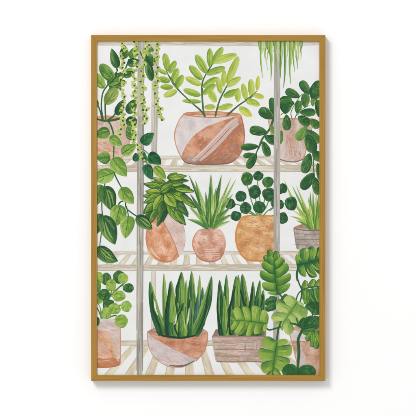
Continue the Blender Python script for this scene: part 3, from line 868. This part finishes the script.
SG = ((28, 82, 50), (74, 128, 62), (140, 176, 92)); SL = ((80, 132, 62), (124, 168, 78), (168, 200, 108)); SD = ((18, 66, 48), (46, 104, 58), (112, 156, 84)); ST = ((24, 84, 74), (60, 120, 104), (120, 164, 130))
sk = dict(wk=1.18, shape='blade', streak=9, mode='long', rib=None, contrast=1.35, n=20)
leaves(jP, [(305, 260, 311, 50, 22, SL), (322, 320, 326, 115, 30, ST), (175, 260, 162, 80, 30, SL), (240, 350, 240, 78, 28, SL), (205, 260, 216, 34, 46, SG), (138, 360, 124, 42, 28, SL), (248, 350, 258, 130, 28, SL), (270, 350, 268, 32, 44, SG), (290, 360, 300, 150, 30, ST),
            (118, 365, 52, 85, 46, SG, {'bend': -.07}), (280, 368, 372, 58, 46, SG, {'bend': .09, 'flip': True}), (150, 368, 158, 85, 46, SD, {'bend': .03}), (160, 300, 170, 120, 20, SL), (255, 372, 262, 170, 34, SD), (205, 374, 232, 196, 70, SG, {'bend': -.06}), (185, 374, 178, 190, 22, SL), (230, 374, 216, 240, 26, SL)], SG, **sk)
stroke(jP, [(75, 185), (80, 225), (95, 265)], 3, 2, (226, 232, 222), wm=9)
stroke(jP, [(62, 140), (68, 230), (100, 320), (118, 366)], 5, 4, (20, 66, 46), wm=12)
stroke(jP, [(158, 100), (140, 200), (132, 290), (150, 366)], 3, 5, (18, 62, 46), wm=10)
stroke(jP, [(226, 210), (196, 270), (180, 320), (200, 372)], 3, 6, (18, 62, 46), wm=11)
stroke(jP, [(244, 310), (252, 270), (256, 220)], 3, 2, (214, 226, 214), wm=8)
stroke(jP, [(190, 260), (186, 290), (180, 310)], 3, 2, (220, 228, 216), wm=8)
stroke(jP, [(366, 80), (346, 200), (330, 280), (290, 364)], 3, 5, (22, 70, 48), wm=10)
stroke(jP, [(210, 60), (188, 130), (200, 200)], 3, 3, (20, 66, 48), wm=9)
stroke(jP, [(110, 366), (160, 374), (220, 378), (290, 366)], 6, 6, (24, 64, 46), wm=12)

# ---- K : snake plant in whitewashed wooden box -------------------------------------
kP = Paint('painted_plant', 'snake plant with narrow upright leaves in the wooden box', LEAF)
kT = Paint('painted_pot', 'rectangular weathered planter box with whitewashed planks', POT, kP)
V(205, 310, 80)
fill(kT, [(36, 138), (56, 100), (318, 100), (318, 142), (36, 142)], wash([(120, 96, 82), (148, 124, 108), (176, 154, 138)], .3, .3), nx=44, ny=10)
kb = [(36, 140), (318, 140), (322, 272), (56, 266), (46, 210)]
fill(kT, kb, wash([(156, 130, 112), (182, 156, 138), (198, 180, 168), (214, 204, 198)], .07, .5), nx=60, ny=40)
hatch(kT, kb, [(192, 146, 118), (216, 208, 208), (160, 136, 124), (206, 192, 188), (178, 128, 100), (150, 132, 126)], 150, .01, (4, 14), (.3, .9))
hatch(kT, [(90, 160), (240, 160), (240, 250), (90, 250)], [(196, 140, 108), (186, 130, 100), (206, 158, 130)], 40, .01, (4, 12), (.3, .9))
hatch(kT, [(180, 150), (300, 150), (300, 250), (180, 250)], [(140, 126, 122), (168, 154, 150)], 24, 1.57, (4, 9), (.3, .8))
for y in (170, 205, 238):
    stroke(kT, [(44, y), (140, y + 2), (230, y + 1), (318, y + 3)], 2, 2, (134, 108, 96), wm=3)
stroke(kT, [(34, 142), (160, 141), (318, 142)], 6, 6, (176, 148, 134))
stroke(kT, [(40, 134), (160, 136), (318, 136)], 4, 4, (116, 90, 78))
stroke(kT, [(38, 145), (48, 215), (58, 266)], 5, 5, (196, 172, 164))
stroke(kT, [(58, 268), (150, 270), (240, 268), (318, 272)], 6, 6, (132, 98, 82))
V(205, 265, 80)
leaves(kP, [(105, 345, 112, 50, 34, SG), (165, 330, 174, 50, 34, SG), (245, 300, 250, 82, 30, SG), (265, 300, 286, 78, 34, SG), (295, 300, 304, 128, 30, SG), (215, 300, 194, 46, 46, SG), (92, 368, 76, 78, 42, SD), (150, 362, 162, 55, 46, SG), (140, 365, 130, 200, 36, SD), (195, 368, 190, 200, 50, SD),
            (110, 368, 100, 160, 26, SL), (235, 300, 245, 150, 30, SD), (275, 300, 280, 170, 26, SD), (240, 368, 240, 250, 50, SD), (275, 368, 280, 250, 46, SD)], SG, **sk)
for pts in ([(66, 160), (66, 250), (92, 366)], [(160, 110), (130, 220), (128, 340)], [(182, 120), (200, 190), (222, 230)], [(232, 220), (244, 160), (250, 110)], [(288, 220), (298, 190), (302, 150)], [(118, 230), (122, 290), (112, 360)]):
    stroke(kP, pts, 3, 3, (18, 62, 46), wm=9)

# ---- I : light round-leaf plant at lower left ---------------------------------------
iP = Paint('painted_plant', 'light green plant with big round leaves at lower left', LEAF)
iT = Paint('painted_pot', 'straight terracotta pot with lilac wash beside the left edge', POT, iP)
V(85, 310, 80)
ib = [(40, 44), (180, 44), (184, 120), (184, 280), (160, 292), (110, 298), (40, 298)]
fill(iT, ib, wash([(186, 116, 82), (208, 142, 102), (220, 162, 124), (230, 184, 152)], .14, .2, bottom=.7, bottom_col=(176, 96, 48)), nx=50, ny=60)
fill(iT, [(40, 44), (180, 44), (182, 96), (120, 112), (40, 100)], wash([(196, 178, 176), (210, 198, 198), (222, 214, 214)], .16, .3), nx=40, ny=22)
fill(iT, [(120, 108), (183, 94), (184, 240), (172, 270), (158, 240), (140, 170)], wash([(204, 176, 164), (214, 192, 184), (222, 206, 202)], .16, .2), nx=24, ny=34)
hatch(iT, [(45, 60), (175, 60), (180, 240), (140, 280), (45, 285)], [(224, 176, 146), (196, 126, 88), (214, 190, 180), (226, 206, 198), (206, 146, 110)], 110, .5, (3, 9), (.4, 1.2))
hatch(iT, [(45, 250), (180, 250), (176, 285), (45, 294)], [(190, 110, 60), (214, 140, 84), (178, 100, 58)], 40, .02, (4, 12), (.4, 1.0))
stroke(iT, [(182, 50), (184, 160), (184, 280)], 5, 5, (204, 138, 96))
stroke(iT, [(50, 298), (110, 298), (160, 292), (184, 280)], 6, 5, (176, 100, 52))
stroke(iT, [(50, 46), (120, 47), (180, 45)], 4, 4, (222, 214, 214))
V(85, 255, 70)
for pts in ([(110, 378), (120, 300), (170, 220), (230, 175)], [(105, 378), (110, 300), (105, 240)], [(120, 378), (160, 330), (200, 300), (250, 300)], [(100, 378), (85, 340), (70, 310)], [(150, 240), (158, 215)], [(130, 378), (180, 360), (215, 385)], [(150, 250), (190, 205), (240, 160)]):
    stroke(iP, pts, 8, 6, (56, 108, 60))
IL = ((104, 152, 60), (144, 184, 82), (178, 206, 110)); IM = ((66, 122, 54), (100, 152, 68), (146, 186, 92)); ID = ((30, 82, 48), (54, 108, 58), (104, 148, 78))
for x, y, rx, ry, p in ((126, 142, 30, 36, ID), (203, 132, 37, 40, ID), (85, 135, 24, 36, IL), (227, 138, 30, 32, IL), (258, 196, 33, 28, ID), (155, 180, 31, 37, IL), (80, 262, 26, 30, IL), (112, 236, 36, 34, ID), (140, 288, 34, 26, ID), (200, 244, 40, 33, IL), (245, 305, 31, 34, IL), (172, 320, 38, 34, IL), (126, 346, 32, 34, IL), (216, 392, 39, 40, IL), (80, 185, 14, 40, IM), (74, 395, 14, 26, ID)):
    roundleaf(iP, x, y, rx, ry, p, veins=7)
for pts in ([(150, 250), (185, 205), (225, 170)], [(95, 380), (92, 320), (78, 290)], [(155, 230), (156, 200)]):
    stroke(iP, pts, 6, 4, (104, 152, 76))

# ---- front posts ------------------------------------------------------------------
fp1 = post('grey front post on the left, behind the trailing vine', 138.1, 144.0, 136.8, 142.3, 41, 376, [(158, 154, 146), (180, 174, 163), (206, 198, 185)], (138, 135, 129), 60)
fp2 = post('grey front post on the right, behind the split leaf plant', 274.4, 279.7, 273.6, 278.9, 41, 376, [(166, 162, 155), (186, 181, 172), (208, 201, 190)], (150, 147, 141), 60)
for pts in ([(137.8, 60), (137.6, 110), (137.3, 160)], [(137.1, 200), (136.7, 260), (136.4, 330)], [(279.9, 60), (279.8, 140), (279.6, 240)], [(279.3, 250), (279.2, 320), (279.0, 370)]):
    raw_stroke(fp1 if pts[0][0] < 200 else fp2, pts, .6, .6, (206, 198, 182))

# ---- M : hanging grass ---------------------------------------------------------------
mP = Paint('painted_plant', 'thin grassy strands hanging from the top rail at right', LEAF)
V(255, 36, 60)
MG = ((86, 140, 66), (132, 176, 86), (176, 204, 124)); MDK = ((58, 112, 56), (98, 150, 72), (150, 188, 104)); ML = ((150, 186, 100), (186, 208, 132), (212, 224, 166))
for x, x2, y2, wd, p in ((28, 38, 135, 12, MG), (40, 48, 292, 13, MG), (60, 82, 240, 12, ML), (75, 70, 150, 11, MG), (95, 92, 170, 11, ML), (105, 110, 312, 17, MG), (122, 118, 190, 12, ML), (130, 128, 110, 10, MDK), (148, 142, 280, 15, MG), (160, 165, 120, 12, ML), (176, 180, 292, 18, MDK), (190, 186, 190, 12, ML),
                         (212, 198, 362, 17, MDK), (225, 222, 150, 12, ML), (240, 248, 335, 18, MG), (252, 258, 200, 12, ML), (266, 272, 250, 13, MG), (280, 290, 232, 14, MG), (292, 275, 150, 10, ML), (300, 294, 190, 13, ML), (318, 314, 165, 11, MG), (326, 318, 110, 10, MDK), (84, 96, 130, 10, MDK), (50, 58, 120, 10, ML)):
    n_ = 5; b0 = (x, 12)
    pts = [(x + (x2 - x) * t + 5 * math.sin(t * 5 + x), 14 + (y2 - 14) * t) for t in (0, .25, .5, .75, 1)]
    stroke(mP, pts, wd * .95, 2, p[1], wm=wd * .85, n=8)
    stroke(mP, [(a_ + wd * .18, b2) for a_, b2 in pts[:4]], wd * .2, 1.5, p[2], n=8)
    stroke(mP, [(a_ - wd * .22, b2) for a_, b2 in pts[:4]], wd * .2, 1.5, p[0], n=8)

# ---- A : trailing vine, upper left ----------------------------------------------------
aP = Paint('painted_plant', 'trailing vine with broad pointed leaves down the left side', LEAF)
aT = Paint('painted_pot', 'rosy terracotta pot behind the trailing vine at left edge', POT, aP)
V(85, 90, 80)
ab = [(40, 140), (120, 134), (198, 140), (232, 160), (238, 250), (222, 310), (190, 352), (140, 362), (40, 356)]
fill(aT, ab, wash([(192, 152, 142), (210, 178, 168), (220, 198, 190), (228, 186, 152)], .14, .14), nx=50, ny=54)
hatch(aT, ab, [(214, 160, 122), (196, 170, 166), (222, 204, 198), (220, 176, 146)], 80, 1.0, (3, 9), (.4, 1.2))
hatch(aT, [(45, 270), (130, 262), (200, 330), (140, 356), (45, 350)], [(218, 144, 92), (226, 166, 120), (208, 130, 84)], 50, .2, (3, 9), (.5, 1.2))
fill(aT, [(40, 136), (120, 132), (196, 140), (150, 150), (40, 152)], wash([(206, 130, 80), (218, 150, 100), (226, 170, 126)], .2, .3), nx=30, ny=8)
stroke(aT, [(236, 200), (232, 280), (200, 345), (150, 360)], 4, 4, (214, 146, 102))
stroke(aT, [(50, 354), (100, 358), (150, 362), (190, 352)], 4, 4, (196, 126, 90))
AL = ((92, 142, 56), (132, 174, 78), (172, 202, 112)); AM = ((60, 112, 52), (94, 144, 64), (144, 182, 92)); AD = ((28, 76, 46), (52, 104, 56), (112, 152, 80)); OL = ((104, 136, 62), (140, 166, 86), (172, 190, 116))
ak = dict(shape='ovate', streak=7, mode='side', rib=(56, 104, 58), ribw=.035)
V(85, 30, 80)
for pts in ([(95, 470), (85, 400), (92, 330), (115, 290), (165, 215)], [(108, 470), (105, 400), (110, 340), (140, 290), (190, 240)], [(92, 470), (75, 410), (60, 385)], [(115, 470), (150, 445), (170, 400)], [(230, 150), (215, 190), (190, 235)], [(320, 175), (300, 140), (285, 110)], [(170, 215), (160, 190)]):
    stroke(aP, pts, 9, 6, (48, 98, 58))
leaves(aP, [(202, 150, 206, 78, 48, AD), (236, 148, 272, 86, 46, AM), (222, 178, 284, 158, 48, AD), (345, 165, 318, 112, 44, AM), (360, 182, 318, 130, 60, AD), (312, 96, 360, 108, 36, AM), (322, 160, 347, 264, 44, AD, {'shape': 'oval'}),
            (190, 232, 266, 206, 42, AL), (200, 240, 262, 218, 36, AD), (118, 282, 210, 218, 48, AD), (122, 290, 216, 268, 58, AD), (118, 286, 205, 242, 34, AM), (100, 302, 46, 226, 52, AL, {'shape': 'oval'}), (150, 268, 80, 178, 62, AM, {'shape': 'oval'}),
            (168, 198, 138, 96, 48, AD, {'flip': True}), (106, 386, 166, 302, 62, OL, {'shape': 'oval'}), (60, 400, 62, 360, 24, AD)], AM, **ak)
stroke(aP, [(128, 282), (155, 250), (170, 200)], 6, 4, (40, 88, 54))
V(85, 90, 80)
leaves(aP, [(165, 132, 200, 50, 46, AD), (222, 122, 268, 44, 54, AD), (212, 164, 272, 164, 56, AD, {'shape': 'oval'}), (252, 260, 222, 184, 56, AM)], AM, **ak)
stroke(aP, [(55, 148), (100, 160), (150, 156), (205, 140)], 7, 10, (44, 92, 58), wm=12)
stroke(aP, [(105, 155), (130, 175), (148, 230), (150, 300), (148, 360)], 10, 6, (48, 98, 58))
leaves(aP, [(128, 212, 52, 240, 62, AM, {'flip': True}), (128, 244, 192, 290, 54, AL), (132, 352, 60, 352, 66, AM), (190, 332, 268, 284, 60, AL, {'rib': (36, 76, 44)}), (262, 372, 262, 326, 30, AD)], AM, **ak)
for a_, b2 in (((205, 322), (222, 300)), ((220, 318), (240, 300)), ((200, 335), (230, 330)), ((225, 330), (250, 308)), ((215, 326), (214, 300))):
    stroke(aP, [a_, mix2(a_, b2, .5), b2], 3, 1.5, (74, 116, 58))
V(125, 130, 50)
stroke(aP, [(150, 160), (180, 185), (205, 210)], 8, 6, (70, 120, 76))
stroke(aP, [(160, 200), (170, 250), (190, 290)], 8, 6, (70, 120, 76))
DKV = ((16, 74, 48), (30, 100, 58), (66, 134, 80))
leaves(aP, [(148, 120, 240, 26, 92, DKV, {'shape': 'heart', 'bend': -.1}), (165, 270, 160, 180, 40, DKV), (192, 215, 298, 286, 104, DKV, {'shape': 'heart', 'bend': -.12}), (175, 288, 228, 412, 86, DKV, {'shape': 'heart', 'bend': .08}), (96, 262, 92, 190, 54, DKV), (245, 305, 340, 410, 76, EL, {'shape': 'ovate'})], DKV, **dict(ak, rib=(44, 110, 66)))
V(85, 150, 80)
stroke(aP, [(145, 60), (150, 110), (165, 150), (195, 205)], 9, 6, (46, 96, 56))
stroke(aP, [(105, 170), (90, 240), (88, 310), (95, 350)], 8, 6, (70, 120, 66))
stroke(aP, [(172, 292), (182, 272), (208, 266), (214, 300), (240, 325), (275, 348)], 7, 6, (36, 82, 50))
stroke(aP, [(214, 290), (222, 320), (226, 350)], 6, 5, (46, 96, 56))
leaves(aP, [(142, 42, 216, 138, 78, AL), (84, 180, 56, 290, 62, AM), (150, 118, 56, 152, 78, AL, {'flip': True, 'shape': 'oval'}), (104, 188, 146, 320, 82, AD, {'contrast': 1.2}), (184, 200, 252, 280, 72, AL), (184, 286, 156, 398, 86, AL), (226, 342, 208, 460, 76, AL, {'shape': 'heart'}),
            (80, 330, 58, 440, 58, AD), (94, 342, 156, 492, 90, AD, {'contrast': 1.2}), (268, 345, 350, 412, 62, AD, {'contrast': 1.3})], AM, **ak)
V(85, 210, 80)
stroke(aP, [(92, 50), (85, 120), (75, 195)], 7, 5, (86, 134, 82))
leaves(aP, [(64, 192, 172, 266, 74, AD, {'bend': .16, 'contrast': 1.3})], AM, **ak)
V(85, 150, 80)
for pts in ([(112, 205), (125, 250), (135, 300)], [(122, 205), (140, 245), (148, 285)]): stroke(aP, pts, 2, 2, (130, 170, 92), wm=7)
for pts in ([(105, 375), (120, 420), (145, 465)], [(98, 380), (108, 440), (140, 480)]): stroke(aP, pts, 2, 2, (138, 176, 100), wm=8)
for pts in ([(282, 356), (310, 380), (340, 400)], [(290, 350), (320, 365), (342, 392)]): stroke(aP, pts, 2, 2, (150, 182, 104), wm=6)
V(85, 210, 80)
for pts in ([(80, 205), (110, 240), (150, 262)], [(85, 200), (115, 222), (140, 252)]): stroke(aP, pts, 2, 2, (140, 176, 96), wm=7)

# ---- B : string of pearls ----------------------------------------------------------------
bP = Paint('painted_plant', 'string of pearls hanging in beaded strands at upper left', LEAF)
strands = [
 [(95, 40, 50), (225, 28), (240, 70), (232, 115), (235, 155), (245, 190), (230, 230), (245, 280), (215, 330), (240, 370)],
 [(115, 85, 55), (40, 30), (72, 90), (60, 130), (65, 170), (50, 210), (62, 245), (60, 272), (68, 305), (45, 335), (38, 375)],
 [(95, 40, 50), (325, 14), (345, 55), (330, 95), (352, 122), (320, 180), (350, 222), (315, 270), (330, 322), (325, 372)],
 [(115, 85, 55), (148, 5), (150, 45), (140, 80), (150, 120), (132, 170), (150, 210), (135, 268), (150, 300), (135, 345), (152, 382), (140, 412)],
 [(125, 130, 50), (90, 42), (72, 80), (105, 125)],
 [(120, 40, 50), (215, 15), (240, 45), (210, 75), (220, 125), (188, 145), (203, 205), (175, 258), (193, 300), (172, 345), (195, 395)],
 [(115, 85, 55), (210, 22), (203, 70), (220, 110), (205, 140), (212, 190), (238, 188), (220, 235), (240, 255), (225, 290)],
 [(125, 130, 50), (108, 162), (140, 185), (145, 236)],
 [(120, 40, 50), (312, 35), (305, 85), (310, 140), (290, 180), (315, 230), (305, 285), (315, 340), (297, 380)],
 [(115, 85, 55), (305, 5), (302, 65), (325, 120), (312, 146), (345, 180), (328, 192), (335, 222), (355, 264)]]
for st in strands:
    V(*st[0])
    stroke(bP, st[1:], 3, 3, (112, 150, 84))
for st in strands:
    V(*st[0])
    for p, q in zip(st[1:], st[2:]):
        m = T(((p[0] + q[0]) / 2, (p[1] + q[1]) / 2))
        for e in range(rnd.choice((1, 1, 2))):
            r = rnd.uniform(1.2, 1.9)
            disc(bP, (m[0] + rnd.uniform(-1.9, 1.9), m[1] + rnd.uniform(-1.2, 1.2)), r, r * rnd.uniform(.8, 1.1), ((122, 154, 70), (170, 194, 98), (206, 220, 140)), raw=True, rings=2, seg=14, wob=.3)
PR = ((148, 176, 78), (190, 208, 118), (218, 228, 156))
for st in strands:
    V(*st[0])
    for p in st[1:]:
        c = T(p); r = rnd.uniform(1.75, 2.25)
        a_ = rnd.uniform(0, 6.28)
        c2 = (c[0] + math.cos(a_) * 1.15, c[1] + math.sin(a_) * .9)
        disc(bP, c2, r, r * rnd.uniform(.8, 1.08), PR, raw=True, rings=2, seg=14, wob=.3)
        if rnd.random() < .8:
            e = rnd.uniform(0, 6.28)
            disc(bP, (c[0] + math.cos(e) * 3.0, c[1] + math.sin(e) * 2.6), r * .62, r * .55, PR, raw=True, rings=2, seg=12)
        disc(bP, c, rnd.uniform(.8, 1.3), rnd.uniform(.65, 1.05), ((22, 54, 34), (38, 80, 48), (74, 118, 66)), rot=rnd.uniform(0, 3), raw=True, rings=2, seg=12, wob=.5)

# ---- L : split-leaf plant, lower right ----------------------------------------------------
lP = Paint('painted_plant', 'split leaf plant with large lobed leaves at lower right', LEAF)
lT = Paint('painted_pot', 'terracotta pot with a white band at lower right corner', POT, lP)
V(255, 310, 80)
fill(lT, [(166, 92), (240, 82), (350, 84), (350, 108), (240, 106), (176, 106)], wash([(180, 108, 76), (204, 136, 100), (216, 160, 130)], .2, .3), nx=30, ny=8)
fill(lT, [(170, 100), (350, 104), (350, 164), (192, 160)], wash([(204, 196, 196), (220, 216, 216), (230, 226, 226)], .2, .3), nx=36, ny=20)
lb = [(190, 160), (350, 162), (350, 340), (232, 340), (212, 250)]
fill(lT, lb, wash([(166, 116, 92), (190, 140, 112), (204, 160, 136), (212, 184, 170)], .16, .16), nx=44, ny=44)
hatch(lT, lb, [(206, 150, 116), (176, 120, 94), (214, 190, 180), (186, 150, 136)], 70, -.5, (3, 9), (.4, 1.2))
fill(lT, [(210, 232), (236, 190), (262, 240), (266, 320), (228, 320)], wash([(198, 176, 172), (212, 198, 196), (222, 212, 210)], .2, .2), nx=20, ny=24)
hatch(lT, [(215, 240), (250, 215), (262, 300), (230, 310)], [(222, 210, 208), (194, 170, 164)], 20, -.6, (2, 6), (.4, 1.0))
stroke(lT, [(168, 96), (190, 160), (212, 250), (228, 310)], 5, 5, (204, 142, 108))
stroke(lT, [(190, 161), (260, 163), (350, 162)], 4, 4, (196, 120, 84))
stroke(lT, [(166, 92), (190, 100), (240, 106), (350, 106)], 4, 4, (192, 116, 80))

MS = (36, 92, 56)
L1p = ((40, 98, 52), (88, 142, 60), (136, 178, 72)); L2p = ((28, 84, 54), (52, 112, 60), (122, 166, 62)); L4p = ((104, 152, 72), (150, 186, 98), (186, 208, 126)); L5p = ((70, 124, 52), (130, 170, 72), (168, 198, 98)); L6p = ((58, 116, 50), (118, 162, 70), (156, 190, 86)); L7p = ((24, 78, 46), (44, 102, 54), (92, 142, 72))
mk = dict(shape='lobe', outline=(54, 108, 58), wk=1.08, streak=7, mode='long', rib=None, contrast=1.25, n=14)
# deep dark leaves behind
V(225, 295, 50)
leaves(lP, [(420, 60, 335, 66, 52), (420, 85, 342, 122, 52), (425, 45, 372, 24, 44), (410, 40, 345, 45, 30)], L7p, **mk)
V(270, 270, 56)
leaves(lP, [(345, 150, 362, 330, 60), (300, 215, 345, 330, 74), (285, 250, 330, 300, 60), (95, 245, 125, 185, 46, L1p), (85, 225, 78, 262, 46, L1p)], L7p, **mk)
leaves(lP, [(300, 415, 280, 350, 60), (330, 415, 345, 345, 60), (255, 420, 240, 365, 50), (360, 410, 380, 345, 44)], L7p, **mk)
stroke(lP, [(320, 300), (312, 350), (300, 410)], 10, 8, MS)
# arching stem with drooping lobes
leaves(lP, [(250, 142, 266, 82, 34, L5p), (298, 128, 328, 72, 38, L5p), (345, 122, 372, 76, 34, L5p), (262, 150, 252, 216, 46, L1p), (285, 146, 272, 252, 50, L1p, {'bend': .06}), (318, 142, 330, 232, 52, L2p), (350, 138, 362, 236, 46, L1p)], L1p, **mk)
stroke(lP, [(385, 124), (320, 126), (270, 136), (225, 160), (200, 200), (196, 250)], 10, 9, MS)
stroke(lP, [(206, -20), (202, 50), (218, 105), (236, 150), (232, 200), (220, 245)], 11, 9, MS)
# L2, upper right
V(285, 240, 40)
stroke(lP, [(175, 275), (135, 300), (120, 360), (130, 430)], 17, 17, MS)
splitleaf(lP, (120, 262), (455, 176), 330, L2p, nl=4.5, bend=.03, gap=.55, wide=.34, back=-.05, fwd=.75, gapw=.14, pow_=.36, ribc=(30, 84, 54))
for pts in ([(150, 110), (140, 170), (165, 215)], [(245, 95), (240, 150), (228, 205)], [(325, 85), (312, 150), (292, 195)], [(225, 295), (255, 345), (305, 375)], [(275, 250), (320, 295), (358, 312)]):
    stroke(lP, pts, 4, 4, (136, 176, 60), wm=17)
    stroke(lP, [(x + 7, y) for x, y in pts], 3, 3, (164, 190, 84), wm=7)
# L1, the large leaf over the post
V(255, 240, 80)
stroke(lP, [(112, 240), (128, 280), (150, 305), (180, 330)], 7, 6, MS)
V(255, 245, 45)
leaves(lP, [(190, 240, 88, 105, 58), (195, 250, 255, 128, 70), (185, 235, 128, 48, 62), (190, 240, 198, 60, 68)], L1p, **mk)
V(255, 240, 80)
splitleaf(lP, (118, 286), (98, 88), 166, L1p, nl=4.6, bend=-.03, gap=.55, wide=.32, back=.05, fwd=1.0, gapw=.13, pow_=.46)
# L4, pale leaf
V(270, 270, 56)
stroke(lP, [(62, 168), (95, 210), (155, 268)], 10, 8, MS)
leaf(lP, (168, 280), (162, 208), 62, L1p, **mk)
splitleaf(lP, (206, 232), (82, 424), 236, L4p, nl=3.8, bend=.02, gap=.5, wide=.36, back=-.3, fwd=.95, gapw=.12, pow_=.44, ribc=(70, 124, 66))
V(255, 310, 80)
stroke(lP, [(215, 40), (225, 75), (245, 88)], 7, 6, MS)
# L5, yellow-green leaf over the box
V(225, 295, 50)
stroke(lP, [(300, 238), (335, 262), (365, 290), (420, 278), (470, 262)], 12, 12, MS)
splitleaf(lP, (352, 240), (68, 212), 250, L5p, nl=4.5, bend=.05, gap=.38, wide=.42, back=-.1, fwd=.7, gapw=.12, pow_=.36, ribc=(56, 112, 54))
# L8, hanging leaf at right
V(256, 330, 70)
leaves(lP, [(345, 5, 280, 14, 34), (350, 10, 300, 58, 38), (352, 12, 334, 98, 36), (358, 12, 360, 108, 36), (365, 8, 384, 80, 34), (340, -10, 290, -6, 30)], L1p, **mk)
V(255, 310, 80)
leaves(lP, [(240, 92, 262, 44, 40), (270, 88, 300, 36, 48), (305, 80, 334, 40, 44), (255, 95, 325, 88, 34)], L7p, **mk)
stroke(lP, [(180, 66), (215, 76), (250, 90), (225, 150), (228, 215), (222, 300)], 6, 12, MS, wm=13)
stroke(lP, [(250, 92), (300, 84), (345, 74)], 8, 7, MS)
# L6, bottom leaf
V(256, 330, 70)
stroke(lP, [(150, -55), (132, 0), (124, 60), (118, 128)], 11, 10, MS)
splitleaf(lP, (126, 66), (96, 280), 196, L6p, nl=3.7, bend=.02, gap=.55, wide=.32, back=-.55, fwd=1.0, gapw=.13, pow_=.48)
# L7, dark heart leaves at the bottom
leaves(lP, [(250, 268, 168, 262, 0.1)], L7p, **mk)
disc(lP, (205, 246), 50, 44, L7p); disc(lP, (302, 250), 54, 45, L7p); disc(lP, (252, 268), 50, 26, L7p)
for cx_, r in ((205, 40), (302, 44)):
    for q in (.5, .8):
        stroke(lP, [(cx_ + math.cos(a_) * r * q * 1.1, 252 + math.sin(a_) * r * q) for a_ in (3.5, 4.2, 4.9, 5.6)], 2, 2, (84, 140, 70) if q in (.55, .88) else (32, 88, 50), wm=5)
stroke(lP, [(249, 215), (250, 240), (252, 268)], 6, 5, (30, 84, 48))
V(0, 0, 416)

# ------------------------------------------------------------------ link the painted items under the picture
for p in PAINTS:
    p.build()
for p in PAINTS:
    if p.parent is not None:
        p.obj.parent = p.parent.obj
    else:
        hang(p.obj)
print('max paint layers', max(max(r) for r in HM), 'verts', sum(len(p.v) for p in PAINTS))
